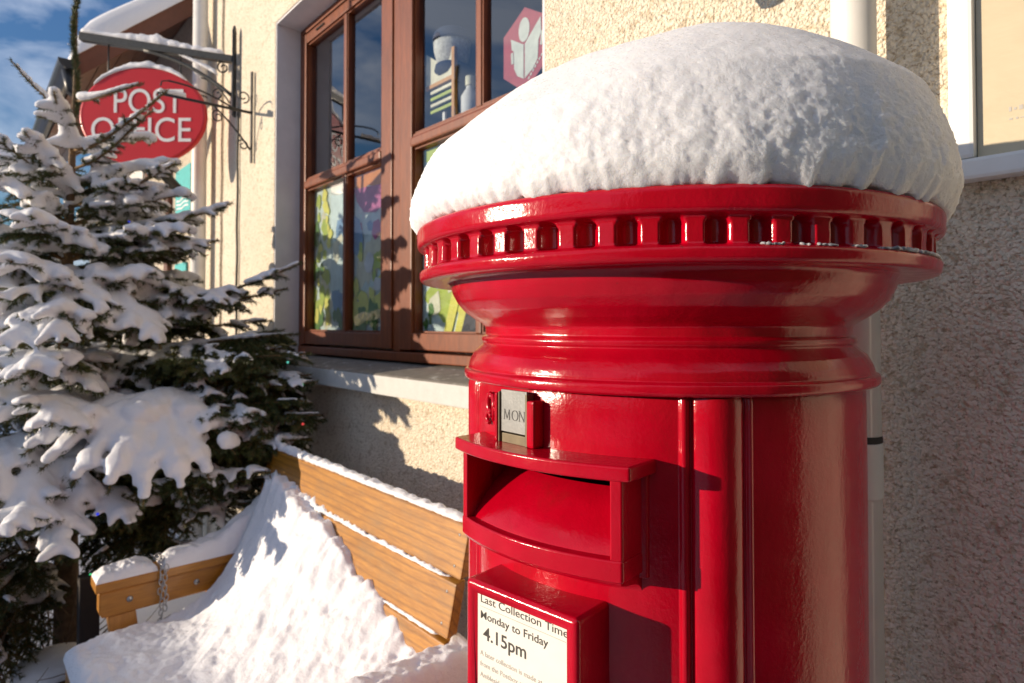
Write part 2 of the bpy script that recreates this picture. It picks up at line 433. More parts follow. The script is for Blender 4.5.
# ---- posters in lower panes
def blobpoly(cx, cz, r, n=9, j=.35, sq=1.0):
    a0 = random.random()*6
    return [(cx+r*(1+random.uniform(-j, j))*math.cos(a0+2*math.pi*k/n)*sq, cz+r*(1+random.uniform(-j, j))*math.sin(a0+2*math.pi*k/n)) for k in range(n)]
def flat(polys, y, name, mat, parent, th=.0012):
    m = MB()
    for i, p in enumerate(polys):
        yy = y - .00005*i
        m.add([(a, yy, b) for a, b in p]+[(a, yy+th, b) for a, b in p],
              [tuple(range(len(p)))] + [(k, (k+1) % len(p), len(p)+(k+1) % len(p), len(p)+k) for k in range(len(p))])
    return m.build(name, mat, parent)
pm = {k: plain('poster_'+k, c, .5, 0, .15, 18) for k, c in dict(aqua=(.74, .88, .84), yellow=(.92, .84, .16), lime=(.50, .62, .09), green=(.09, .24, .04),
      magenta=(.55, .10, .30), orange=(.80, .26, .03), blue=(.20, .38, .60), cream=(.85, .82, .62), dark=(.03, .035, .06), white=(.82, .82, .80)).items()}
PY = 1.374
def poster(x0, x1, label, scheme):
    p = empty('poster', ((x0+x1)/2, PY, 1.43), label, 'poster', group='posters in the lower window panes')
    cx = (x0+x1)/2; w2_ = (x1-x0)/2
    m = MB(); m.box(-w2_, w2_, .003, .006, 0, .775); mi = [0]*len(m.f); mats = [pm['aqua']]
    for k, (name, polys) in enumerate(scheme):
        if pm[name] not in mats: mats.append(pm[name])
        for q_, q in enumerate(polys):
            yy = .0022-.0012*k-.00004*q_
            q = [(min(w2_, max(-w2_, a-cx)), min(.775, max(0, b-1.43))) for a, b in q]
            m.add([(a, yy, b) for a, b in q], [tuple(range(len(q)))]); mi.append(mats.index(pm[name]))
    o = m.build('poster_sheet', mats[0], p)
    for mm in mats[1:]: o.data.materials.append(mm)
    o.data.polygons.foreach_set('material_index', mi)
    return p
def leaves(x0, x1, z0, z1, n, r): return [blobpoly(random.uniform(x0, x1), random.uniform(z0, z1), random.uniform(.5, 1.2)*r, 8, .45, random.uniform(.5, 1)) for _ in range(n)]
poster(-3.10, -2.70, 'pale aqua poster with yellow and green leaves in far lower window pane', [
    ('cream', leaves(-3.0, -2.75, 1.5, 2.1, 8, .07)), ('blue', leaves(-2.88, -2.72, 1.5, 2.0, 9, .055)),
    ('lime', leaves(-3.10, -2.92, 1.45, 2.15, 22, .045)), ('green', leaves(-3.12, -3.0, 1.45, 2.0, 16, .04) + leaves(-3.1, -2.72, 1.45, 1.55, 14, .035)),
    ('yellow', leaves(-3.08, -2.9, 1.5, 2.15, 14, .032))])
bunt = []
for i in range(5): bunt.append([(-2.64+.075*i, 2.10-.012*i), (-2.57+.075*i, 2.10-.012*i), (-2.60+.075*i, 1.97)])
poster(-2.66, -2.33, 'colourful poster with orange and magenta bunting over yellow flowers', [
    ('white', leaves(-2.62, -2.36, 1.85, 2.1, 8, .06)), ('cream', leaves(-2.62, -2.36, 1.55, 1.85, 10, .07)),
    ('orange', [[(-2.66, 2.2), (-2.33, 2.2), (-2.33, 2.12), (-2.42, 2.09), (-2.52, 2.12), (-2.60, 2.10), (-2.66, 2.13)]]),
    ('magenta', [[(-2.655, 2.12), (-2.335, 2.10), (-2.36, 2.02), (-2.45, 1.985), (-2.56, 2.0), (-2.63, 2.06)], blobpoly(-2.44, 1.90, .045, 6), blobpoly(-2.60, 1.93, .03, 5)]),
    ('blue', [[(-2.655, 2.0), (-2.60, 1.97), (-2.56, 1.88), (-2.58, 1.78), (-2.655, 1.82)], blobpoly(-2.5, 1.93, .03, 5)]),
    ('lime', leaves(-2.64, -2.36, 1.5, 1.85, 12, .045)), ('yellow', leaves(-2.64, -2.34, 1.52, 1.90, 14, .05)),
    ('green', leaves(-2.64, -2.34, 1.45, 1.56, 16, .035)), ('white', [blobpoly(-2.50, 1.76, .045, 9, .2), blobpoly(-2.42, 1.66, .035, 9, .2)])])
poster(-2.075, -1.68, 'yellow and green floral poster behind near lower window pane', [
    ('lime', leaves(-2.05, -1.70, 1.5, 2.18, 24, .06)), ('yellow', leaves(-2.03, -1.72, 1.5, 2.15, 16, .05)),
    ('cream', [[(-1.99, 1.80), (-1.94, 1.88), (-1.86, 1.78), (-1.84, 1.62), (-1.90, 1.60), (-1.93, 1.74)], blobpoly(-1.99, 1.56, .05, 8), blobpoly(-1.95, 2.05, .04, 8)]),
    ('green', leaves(-2.06, -2.0, 1.46, 1.56, 6, .02)),
    ('yellow', [[(-1.93, 1.44), (-1.88, 1.44), (-1.80, 1.64), (-1.85, 1.66)], [(-1.86, 1.44), (-1.82, 1.44), (-1.75, 1.62), (-1.79, 1.64)]]),
    ('dark', [[(-1.82, 1.44), (-1.69, 1.44), (-1.69, 1.58), (-1.76, 1.58)]])])
poster(-1.64, -1.32, 'green leafy poster in the lower pane next to the pillar box', [
    ('lime', leaves(-1.62, -1.34, 1.5, 2.18, 20, .06)), ('yellow', leaves(-1.62, -1.34, 1.5, 2.15, 14, .05)), ('cream', leaves(-1.6, -1.36, 1.5, 2.15, 8, .04))])

# ---- hexagon sticker with a reading figure
st = empty('window_sticker', (-1.457, 1.3585, 2.38), 'red hexagonal sticker with pale reading figure on upper window pane', 'sticker')
hexp = [(0, .140), (.105, .075), (.105, -.065), (0, -.140), (-.105, -.065), (-.105, .075)]
st_red = plain('sticker_red', (.42, .035, .05), .5); st_pale = plain('sticker_pale', (.62, .66, .60), .5)
flat([hexp], 0, 'sticker_sheet', st_red, st)
flat([[(.026*math.cos(a)-.002, .066+.040*math.sin(a)) for a in np.linspace(0, 2*math.pi, 20, endpoint=False)],
      [(-.004, .018), (-.066, .055), (-.062, .018), (-.052, .010), (-.050, -.050), (-.034, -.078), (-.004, -.095)],
      [(.002, .018), (.076, .082), (.078, .03), (.066, .010), (.062, -.048), (.040, -.075), (.002, -.095)],
      [(-.066, .008), (-.056, .008), (-.053, -.03), (-.064, -.03)], [(.080, .035), (.088, .035), (.082, -.01), (.073, -.01)]], -.0016, 'reading_figure', st_pale, st)
flat([[(.020+.010*k, -.1050+.0095*k), (.026+.010*k, -.0985+.0095*k), (.022+.010*k, -.0945+.0095*k), (.016+.010*k, -.1010+.0095*k)] for k in range(7)], -.0016, 'small_lettering', st_pale, st)

# ---- things on display behind the upper pane
hat = empty('knitted_hat', (-1.955, 1.43, 2.49), 'white knitted hat on a dark blue stand behind window glass', 'hat')
def lathe(prof, n=32, M4=None):
    m = MB(); vs = []; fs = []
    for (r, z) in prof:
        for k in range(n): a = 2*math.pi*k/n; vs.append((r*math.cos(a), r*math.sin(a), z))
    for i in range(len(prof)-1):
        for k in range(n): fs.append((i*n+k, i*n+(k+1) % n, (i+1)*n+(k+1) % n, (i+1)*n+k))
    m.add(vs, fs, True); return m
hm = lathe([(.0, .0), (.045, .005), (.062, .03), (.072, .07), (.074, .10), (.060, .125), (.03, .14), (.0, .145)])
knit = plain('white_knit', (.75, .74, .68), .9, 0, .25, 90, 1, 120)
hm.build('knitted_body', knit, hat)
lathe([(0, -.03), (.05, -.028), (.07, -.01), (.066, .01), (.0, .012)]).build('dark_stand', plain('dark_blue_cloth', (.02, .03, .07), .8), hat)
lathe([(.0, .150), (.06, .148), (.072, .135), (.078, .115), (.08, .1), (.066, .12), (.0, .146)]).build('dark_crown', plain('dark_blue_cloth', (.03, .045, .09), .8), hat)
fr = empty('display_rack', (-2.075, 1.385, 2.26), 'wooden framed display rack with a cream card behind the glass', 'display rack')
MB().box(.178, .195, 0, .015, -.09, .285).box(.0, .178, 0, .015, .165, .180).build('wooden_frame', plain('orange_wood', (.66, .32, .08), .5), fr)
flat([[(0, .181), (.178, .181), (.178, .29), (.12, .262), (.07, .268), (.0, .315)]], .004, 'cream_card', pm['cream'], fr)
for k in range(4): MB().box(.03, .175, .004, .012, .142-.026*k, .154-.026*k).build('rack_row', pm['lime'] if k % 2 else pm['cream'], fr)
MB().box(.115, .13, .003, .012, -.10, .05).build('rack_post', pm['white'], fr)
bt = empty('bottle', (-1.80, 1.40, 2.20), 'small white plastic bottle standing behind the upper window pane', 'bottle')
lathe([(.0, 0), (.032, 0), (.034, .02), (.034, .13), (.016, .16), (.014, .17)]).build('bottle_body', pm['white'], bt)
lathe([(.018, .17), (.018, .205), (.0, .207)]).build('cap', pm['cream'], bt)
MB().box(X0+.1, X1-.1, 1.41, 1.50, 2.185, 2.199).build('display_shelf', M['white']); tag(bpy.data.objects['display_shelf'], 'narrow white shelf across the window inside, behind the transom', 'shelf')

# ------------------------------------------------------------------ drainpipes and cables
def drainpipe(x, y, r, label, collars, z1=5.2):
    e = empty('drainpipe', (x, y, 0), label, 'drainpipe')
    MB().tube([(0, 0, 0), (0, 0, z1)], r, 28).build('pipe', M['pipe'], e)
    for z in collars:
        lathe([(r, z-.045), (r+.0015, z-.045), (r+.002, z-.04), (r+.002, z+.04), (r+.0015, z+.045), (r, z+.045)], 28).build('collar', M['pipe'], e)
        lathe([(r+.0003, z+.045), (r+.0018, z+.046), (r+.0016, z+.053), (r+.0003, z+.056)], 28).build('joint_grime', M['rubber'], e)
drainpipe(-.3775, 1.100, .034, 'pale painted drainpipe with dark grimy joint beside notice board', [1.245])
drainpipe(-4.285, 1.125, .044, 'white drainpipe at the far wall corner beyond the oval sign', [.8, 2.9])
def cable(name, pts, r, label, cat, mat=None):
    o = MB().tube(pts, r, 6).build(name, mat or M['rubber']); return tag(o, label, cat)
cable('cable', [(-3.735+.006*math.sin(k*1.3), 1.188, 2.75-.08*k) for k in range(26)], .007, 'dark cable running down the cream wall under the sign bracket', 'cable')
cable('cable', [(-4.05+.005*math.sin(k*1.7), 1.192, 3.6-.1*k) for k in range(30)], .006, 'thin pale cable on the wall next to the far drainpipe', 'cable', M['wall_wing'])

# ------------------------------------------------------------------ far wing of the building
wing = empty('building', (-6.5, 1.2, 0), 'far lower shop wing with snowy sloping roof and brown boarded soffit', 'building')
def W(o): o.parent = wing; o.location = (6.5, -1.2, 0); return o
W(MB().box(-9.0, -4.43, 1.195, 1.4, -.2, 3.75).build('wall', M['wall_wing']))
SL = .93; EY, EZ = .52, 3.13
def zr(y): return EZ + SL*(y-EY)
W(MB().prism([(EY, EZ-.03), (EY, EZ+.03), (2.0, zr(2.0)+.03), (2.0, zr(2.0)-.03)], 'x', -9.2, -4.62).build('roof', M['slate']))
sf = MB()
for k in range(11):
    y0 = EY+.01+.13*k; y1 = y0+.122
    sf.prism([(y0, zr(y0)-.033), (y0, zr(y0)-.050), (y1, zr(y1)-.050), (y1, zr(y1)-.033)], 'x', -9.1, -4.64)
W(sf.build('soffit', M['soffit']))
W(MB().prism([(EY-.01, EZ-.12), (EY-.01, EZ+.035), (2.0, zr(2.0)+.036), (2.0, zr(2.0)-.10)], 'x', -4.619, -4.595, .003).build('bargeboard', M['brown_door']))
gt = MB(); n = 10
prof = [(EY-.055+.055*math.cos(a), EZ-.03+.055*math.sin(a)) for a in np.linspace(math.pi, 2*math.pi, n)]
prof += [(EY-.055+.050*math.cos(a), EZ-.03+.050*math.sin(a)) for a in np.linspace(2*math.pi, math.pi, n)]
gt.prism(prof, 'x', -9.2, -4.58)
gt.prism([(EY-.055+.056*math.cos(a), EZ-.03+.056*math.sin(a)) for a in np.linspace(math.pi, 2*math.pi, n)], 'x', -4.58, -4.57)
gt.tube([(-4.62, EY-.055, EZ-.085), (-4.62, EY-.04, EZ-.2), (-4.63, EY+.25, EZ-.40), (-4.66, 1.12, EZ-.75)], .035, 12)
W(gt.build('gutter', M['gutter']))
# door, window and column on the wing front
W(MB().box(-5.36, -5.26, 1.16, 1.194, .0, 3.0, bev=.004).box(-6.05, -5.98, 1.16, 1.194, 0, 3.0, bev=.004).box(-5.979, -5.361, 1.16, 1.194, 2.92, 3.0).build('door_frame', M['brown_door']))
W(MB().box(-5.975, -5.365, 1.172, 1.194, .02, 2.915).build('door', M['wall_wing']))
W(MB().box(-6.95, -6.20, 1.165, 1.194, .9, 2.9, bev=.01).build('window_frame', M['white']))
W(MB().box(-6.25, -6.06, 1.12, 1.194, 0, 1.35).build('corner_panel', M['greyblue']))
def snowstrip(name, path_fn, n, halfw, th, mat, label=None, cat='snow', parent=None, seed=0, m=10, up=(0, 0, 1), side=None, edge=.6, nsc=14, amp=.35, undercut=.12):
    """heap of snow lying along a path: rounded noisy cross-section closed underneath"""
    vs = []; fs = []
    P = [Vector(path_fn(i/(n-1))) for i in range(n)]
    up = Vector(up)
    for i in range(n):
        t = (P[min(i+1, n-1)]-P[max(i-1, 0)]).normalized()
        s = side and Vector(side) or t.cross(up).normalized()
        hw = halfw(i/(n-1)) if callable(halfw) else halfw; h = th(i/(n-1)) if callable(th) else th
        e = min(1, (i+.15)/(n-1)/.03*1.0 if i/(n-1) < .03 else 1, (1-i/(n-1)+.0004)/.03); e = max(.02, e)**.5
        for k in range(m):
            a = math.pi*k/(m-1)
            q = P[i] + s*(math.cos(a)*hw*(1+undercut*math.sin(a))*e) + up*(abs(math.sin(a))**edge*h*e)
            dn = fbm((q.x*nsc+seed, q.y*nsc, q.z*nsc), 4)*amp*h
            q = q + (up*math.sin(a)+s*math.cos(a)*.5)*dn
            vs.append(q)
        vs.append(P[i]-up*.002)
    w_ = m+1
    for i in range(n-1):
        for k in range(w_): fs.append((i*w_+k, i*w_+(k+1) % w_, (i+1)*w_+(k+1) % w_, (i+1)*w_+k))
    me = bpy.data.meshes.new(name); me.from_pydata([tuple(v) for v in vs], [], fs + [tuple(range(w_))[::-1], tuple((n-1)*w_+k for k in range(w_))])
    bm = bmesh.new(); bm.from_mesh(me); bmesh.ops.recalc_face_normals(bm, faces=bm.faces[:]); bm.to_mesh(me); bm.free()
    o = link(name, me, mat, parent, True)
    if label: tag(o, label, cat)
    return o
# roof snow
def heap(name, x0, x1, y0, y1, nx, ny, basefn, topfn, mat, label, cat='snow', edge=.05, over=.0):
    vs = []; fs = []
    X = np.linspace(x0, x1, nx); Y = np.linspace(y0, y1, ny)
    for y in Y:
        for x in X:
            d = min(x-x0, x1-x, y-y0, y1-y); e = 1-(1-min(1, d/edge))**2; e = math.sqrt(max(0, e))
            b = basefn(x, y); vs.append((x, y, b+(topfn(x, y)-b)*(.0+1.0*e)))
    nb = len(vs)
    for y in Y:
        for x in X: vs.append((x, y, basefn(x, y)-.001))
    for j in range(ny-1):
        for i in range(nx-1):
            a = j*nx+i; fs.append((a, a+1, a+nx+1, a+nx)); fs.append((nb+a, nb+a+nx, nb+a+nx+1, nb+a+1))
    rim = [j for j in range(nx)] + [j*nx+nx-1 for j in range(1, ny)] + [(ny-1)*nx+i for i in range(nx-2, -1, -1)] + [j*nx for j in range(ny-2, 0, -1)]
    for i in range(len(rim)): a, b = rim[i], rim[(i+1) % len(rim)]; fs.append((a, nb+a, nb+b, b))
    me = from_arrays(vs, fs); o = link(name, me, mat, None, True); tag(o, label, cat); return o
heap('snow', -9.2, -4.58, EY-.04, 1.98, 90, 60, lambda x, y: zr(y)+.032, lambda x, y: zr(y)+.24+.03*fbm((x*2, y*2, 1)), M['snow_soft'],
     'thick snow on the sloping roof edge of the far wing', edge=.14)

# signs on wing
def slab(name, x0, x1, z0, z1, y, mat, label, cat, bev=.002, th=.012):
    o = empty(name, ((x0+x1)/2, y, z0), label, cat)
    MB().box(-(x1-x0)/2, (x1-x0)/2, -th, 0, 0, z1-z0, bev=bev).build('panel', mat, o); return o
t1 = slab('wall_sign', -5.10, -4.70, 2.26, 2.62, 1.19, M['teal'], 'upper teal and white sign beside the far drainpipe', 'sign')
for k in range(3):
    zz = .07+.03*k; flat([[(-.16+.32*j/8, zz+.008+.006*math.sin(j*1.3+k)) for j in range(9)] + [(.16-.32*j/8, zz-.004+.006*math.sin((8-j)*1.3+k)) for j in range(9)]], -.0145, 'pale_band', M['sign_white'], t1)
flat([[(-.15, .17), (-.12, .26), (-.09, .19), (-.06, .26), (-.03, .17), (-.05, .17), (-.065, .22), (-.09, .15), (-.115, .22), (-.13, .17)]], -.0146, 'pale_lettering', M['sign_white'], t1)
slab('wall_sign', -5.10, -4.80, 1.70, 1.93, 1.19, M['teal'], 'lower small teal sign behind the spruce branches', 'sign')
t2 = slab('wall_sign', -5.05, -4.50, .92, 1.22, 1.19, M['green'], 'green sign with white oval and red mark low on the wall', 'sign')
flat([[(.20*math.cos(a)+.06, .11+.10*math.sin(a)) for a in np.linspace(0, 2*math.pi, 20, endpoint=False)]], -.0145, 'white_oval', M['sign_white'], t2)
flat([[(.06, .17), (.12, .16), (.17, .09), (.13, .05), (.10, .10)]], -.0165, 'red_mark', M['pinkred'], t2)
pz = slab('notice', -6.72, -6.40, 2.35, 2.75, 1.163, M['sign_white'], 'white notice with pink red round mark in the far shop window', 'notice')
flat([[(.05*math.cos(a)-.05, .30+.05*math.sin(a)) for a in np.linspace(0, 2*math.pi, 14, endpoint=False)]], -.0145, 'red_mark', M['pinkred'], pz)
bn = empty('bin', (-6.85, .98, 0), 'blue plastic bin standing by the far wall', 'bin')
MB().box(-.32, .32, -.18, .18, 0, .92, bev=.02).build('bin_body', M['blue'], bn); MB().box(-.34, .34, -.20, .20, .925, .98, bev=.02).build('lid', M['blue'], bn)

# ------------------------------------------------------------------ text helper
def text(s, size, mat, name, parent, loc, rot=(R(90), 0, 0), ext=.0006, align='LEFT', sx=1.0, off=0.0, space=1.0, fit=None):
    c = bpy.data.curves.new('t', 'FONT'); c.body = s; c.size = size; c.extrude = ext; c.align_x = align; c.offset = off; c.space_character = space
    c.resolution_u = 6
    o = bpy.data.objects.new('t', c); col.objects.link(o); bpy.context.view_layer.update()
    me = bpy.data.meshes.new_from_object(o.evaluated_get(bpy.context.evaluated_depsgraph_get()))
    bpy.data.objects.remove(o)
    me.materials.clear()
    if fit:
        xs = [v.co.x for v in me.vertices]; ys = [v.co.y for v in me.vertices]; fx = fit[0]/(max(xs)-min(xs)); fy = fit[1]/(max(ys)-min(ys)) if fit[1] else 1
        for v in me.vertices: v.co.x *= fx; v.co.y *= fy
    else:
        for v in me.vertices: v.co.x *= sx
    t = link(name, me, mat, parent); t.location = loc; t.rotation_euler = rot; return t

# ------------------------------------------------------------------ oval sign and brackets
SX = -3.752; SYAW = R(-41)
sb = empty('sign_bracket', (SX, 1.175, 2.95), 'dark iron bracket with scrolls carrying the oval red sign', 'bracket', SYAW)
m = MB(); m.box(-.02, .02, -.012, 0, -.25, .25, bev=.004)
m.prism([(-.02, .25), (.02, .25), (0, .29)], 'y', -.012, 0)
m.build('wall_plate', M['iron'], sb)
MB().prism([(-.012, .106), (-.90, .243), (-.90, .193), (-.012, .066)], 'x', -.022, .022, .003).build('arm', M['iron_grey'], sb)
def arc(p0, p1, bulge, n=14):
    p0 = Vector(p0); p1 = Vector(p1); out = []
    for i in range(n):
        t = i/(n-1); p = p0.lerp(p1, t); p.z += bulge*4*t*(1-t); out.append(p)
    return out
def scroll(cy, cz, r, turns=1.4, a0=0, sgn=1, n=34):
    return [(0, cy+r*(1-.75*i/n)*math.cos(a0+sgn*turns*2*math.pi*i/n), cz+r*(1-.75*i/n)*math.sin(a0+sgn*turns*2*math.pi*i/n)) for i in range(n)]
MB().tube(arc((0, -.53, .14), (0, -.012, -.13), .04), .012, 6).build('strut', M['iron_grey'], sb)
sc_ = MB()
sc_.tube(scroll(-.07, .04, .04, 1.3, 1.2), .005, 6); sc_.tube(scroll(-.10, -.12, .038, 1.3, .6), .005, 6)
sc_.tube(arc((0, -.03, -.17), (0, -.20, -.02), .03), .005, 6)
sc_.build('scroll', M['iron'], sb)
def SB(y, z, x=0): return (SX - y*math.sin(SYAW) if False else SX+x*math.cos(SYAW)-y*math.sin(SYAW), 1.175+x*math.sin(SYAW)+y*math.cos(SYAW), z)
cx_, cy_, _ = SB(-.528, 0)
sg = empty('hanging_sign', (cx_, cy_, 2.697), 'oval red hanging sign reading POST OFFICE, topped with snow', 'sign', SYAW)
ell = lambda a, b, k=64: [(a*math.cos(t), b*math.sin(t)) for t in np.linspace(0, 2*math.pi, k, endpoint=False)]
MB().prism(ell(.350, .270), 'x', -.018, .018, .003).build('sign_board', M['sign_red'], sg)
MB().tube([(0.0, y, z) for y, z in ell(.351, .271)], .0195, 8, closed=True).build('rim', M['sign_red'], sg)
ROTX = (R(90), 0, R(90))
text('POST', .166, M['sign_white'], 'lettering', sg, (.0185, -.175, .018), ROTX, .002, 'LEFT', 1, 0, fit=(.400, .142))
text('OFFICE', .166, M['sign_white'], 'lettering', sg, (.0185, -.300, -.150), ROTX, .002, 'LEFT', 1, 0, fit=(.575, .142))
for y, top in ((-.21, .44), (.21, .375)):
    MB().tube([(0, y, top), (0, y, .19)], .005, 6).build('hanger', M['iron'], sg)
sn_up = lambda y: 2.95+.106-.154*(y+.012)
snowstrip('snow', lambda t: SB(-.90+.84*t, sn_up(-.90+.84*t)-.003), 70, .028, lambda t: .040+.012*math.sin(3+t*9), M['snow_soft'], 'strip of snow along the iron arm above the oval sign', seed=2, nsc=20)
snowstrip('snow', lambda t: SB(-.528-.29+.54*t, 2.697+.285*math.sqrt(max(0, 1-((-.29+.54*t)/.365)**2))), 50, .026, lambda t: .030*math.sin(math.pi*(.08+.84*t))+.008, M['snow_soft'], 'curved snow cap on the top rim of the red oval sign', seed=5, nsc=20)
snowstrip('snow', lambda t: SB(-.50+.40*t, 3.125-.12*t-.06*t*t), 40, .014, .022, M['snow_soft'], 'thin snow on the curved strut of the sign bracket', seed=8, nsc=30)
# basket bracket, right of the sign bracket
bb = empty('basket_bracket', (-3.50, 1.19, 2.62), 'thin black scrolled hanging basket bracket on the wall below the sign arm', 'bracket')
MB().box(-.010, .010, -.010, 0, -.24, .27, bev=.002).build('wall_plate', M['iron'], bb)
m = MB(); m.tube([(0, -.008, .04), (0, -.47, .035)], .008, 6); m.tube(arc((0, -.10, .042), (0, -.42, .11), .02), .005, 6)
m.tube([(0, -.42, .11), (0, -.45, .10), (0, -.455, .075)], .004, 6); m.build('arm', M['iron'], bb)
m = MB(); m.tube(arc((0, -.01, -.17), (0, -.20, .03), .015), .005, 6); m.tube(scroll(-.18, -.02, .034, 1.2, 1.5), .004, 6); m.tube(scroll(-.05, -.15, .03, 1.2, 2.5, -1), .004, 6)
m.tube(scroll(-.05, .12, .035, 1.2, -1.5), .004, 6); m.build('scroll', M['iron'], bb)
snowstrip('snow', lambda t: (-3.50, .725+.13*t, 2.662), 24, .012, .022, M['snow_soft'], 'small snow strip at the tip of the basket bracket', seed=9, nsc=30)

# wall lantern just above the frame, it throws the rounded shadow on the wall
ln = empty('wall_lantern', (-.665, 1.19, 2.30), 'round black wall lantern mounted high on the cream wall', 'lantern')
lathe([(0, -.155), (.02, -.15), (.045, -.10), (.055, 0), (.05, .07), (.02, .10), (0, .10)], 20).build('lantern_body', M['iron'], ln).location = (0, -.17, 0)
MB().tube([(0, 0, .12), (0, -.1, .18), (0, -.17, .10)], .008, 8).build('arm', M['iron'], ln)

# ------------------------------------------------------------------ notice board right
nb = empty('notice_board', (-.262, 1.195, 1.705), 'white framed notice board with cream panel on the wall right of the pillar box', 'notice board')
MB().box(.0, .034, -.034, 0, .034, 1.05, bev=.006).box(.0, .95, -.036, -.001, 0, .034, bev=.006).box(.916, .95, -.034, 0, .035, 1.05, bev=.006).box(.035, .915, -.034, 0, 1.02, 1.05, bev=.006).build('board_frame', M['white'], nb)
def cream_panel():
    m, nt, b = newmat('cream_notice_panel'); v = coord(nt, (1, 1, 3))
    nt.links.new(ramp(nt, nz(nt, v, 5, 3), [(.3, (.50, .42, .28)), (.7, (.56, .48, .33))]), b.inputs['Base Color'])
    b.inputs['Roughness'].default_value = .3; b.inputs['Coat Weight'].default_value = .3
    bump(nt, b, nz(nt, v, 14, 3), .3, .004); return m
MB().box(.035, .915, -.016, -.004, .035, 1.019).build('board_panel', cream_panel(), nb)
for zz_, n_, h__ in ((.098, 6, .0075), (.084, 9, .0045)):
    mk = MB(); xx = .074
    for k in range(n_):
        ww = random.uniform(.004, .009)
        mk.box(xx, xx+ww*.55, -.0166, -.0161, zz_+random.uniform(0, .002), zz_+h__*random.uniform(.6, 1)); xx += ww
    mk.build('small_lettering', M['ink_grey'], nb)
# ------------------------------------------------------------------ pillar box
PB = Vector((-.4804, .688, 0))
pb = empty('pillar_box', PB, 'glossy red cast iron pillar box with snow on its cap', 'post box', R(6.2))
C = CAMZ
def rev(prof, n, rfn=None):
    V = []; Fc = []
    for (r, z) in prof:
        for k in range(n):
            a = 2*math.pi*k/n; rr = rfn(r, z, a) if rfn else r
            V.append((rr*math.cos(a), rr*math.sin(a), z))
    V = np.array(V); m_ = len(prof)
    i = np.arange(m_-1)[:, None]; k = np.arange(n)[None, :]
    F_ = np.stack([i*n+k, i*n+(k+1) % n, (i+1)*n+(k+1) % n, (i+1)*n+k], -1).reshape(-1, 4)
    return V, F_
def dense(prof, step=.004):
    out = [prof[0]]
    for a, b in zip(prof, prof[1:]):
        L = math.hypot(b[0]-a[0], b[1]-a[1]); k = max(1, int(L/step))
        for j in range(1, k+1): out.append((a[0]+(b[0]-a[0])*j/k, a[1]+(b[1]-a[1])*j/k))
    return out
def smoothprof(P, it=2):
    for _ in range(it):
        P = [P[0]] + [((P[i-1][0]+2*P[i][0]+P[i+1][0])/4, (P[i-1][1]+2*P[i][1]+P[i+1][1])/4) for i in range(1, len(P)-1)] + [P[-1]]
    return P
capprof = [(.0, .125), (.20, .122), (.300, .118), (.3135, .1165), (.3155, .113), (.3150, .097), (.3125, .0935), (.3085, .0930), (.3060, .0915),
           (.3060, .0690), (.3070, .0672), (.3110, .0660), (.3125, .0635), (.3115, .0555), (.3085, .0525), (.298, .0520), (.276, .0535),
           (.2725, .0500), (.2700, .040), (.264, .028), (.254, .017), (.242, .008), (.232, .002), (.2275, -.002), (.2270, -.0125),
           (.2310, -.0135), (.2325, -.0165), (.2320, -.0205), (.2295, -.0225), (.2330, -.026), (.2420, -.034), (.2475, -.044), (.2495, -.052), (.2485, -.0535),
           (.2540, -.0550), (.2550, -.0580), (.2548, -.0640), (.2525, -.0665), (.2455, -.0675)]
cp = smoothprof(dense(capprof, .0015), 1)
NF = 52
def capr(r, z, a):
    if .0675 <= z <= .0930 and r > .30:
        u = (a*NF/(2*math.pi)) % 1.0
        x = (u-.5)/.275
        if abs(x) < 1:
            top = .0935-.0100*(1-math.sqrt(1-x*x))
            vz = min(1, max(0, (top-z)/.0016))*min(1, max(0, (z-.0680)/.0012))
            r -= .0145*math.sqrt(1-x*x)*vz
    r += .0006*noise.noise(Vector((math.cos(a)*9, math.sin(a)*9, z*60)))
    return r
cp = [(r, z+C) for r, z in cp]
V, F_ = rev(cp, NF*20, lambda r, z, a: capr(r, z-C, a))
cap = link('cap', from_arrays(V, F_), M['red'], pb, True)
# body, with mouldings beside the door
def bodyr(r, z, a):
    phi = (math.degrees(a)+90+180) % 360-180     # angle from the front, + to the right
    for s in (1, -1):
        q = phi*s
        if 33.4 < q < 35.6: r += .0035*math.sin(math.pi*(q-33.4)/2.2)**.6
        if 35.6 <= q < 36.4: r -= .0030*math.sin(math.pi*(q-35.6)/.8)
        if 36.4 <= q < 47.6: r += .0095*math.sin(math.pi*(q-36.4)/11.2)**.75
        if 47.6 <= q < 48.3: r -= .004*math.sin(math.pi*(q-47.6)/.7)
        if 48.8 < q < 49.8: r += .0022*math.sin(math.pi*(q-48.8))
    return r + .0007*noise.noise(Vector((math.cos(a)*4, math.sin(a)*4, z*5)))
bp = [(.2385, -.0680+C)] + [(.2400, C-.074-.02*i) for i in range(58)] + [(.240, .19), (.262, .185), (.270, .165), (.270, .02), (.2700, -.02)]
V, F_ = rev(bp, 1440, bodyr)
fc = V[F_].mean(axis=1)
F_ = F_[~((np.abs(fc[:, 0]) < .0932) & (fc[:, 1] < 0) & (fc[:, 2] > C-.2300) & (fc[:, 2] < C-.1340))]
body = link('body', from_arrays(V, F_), M['red'], pb, True)
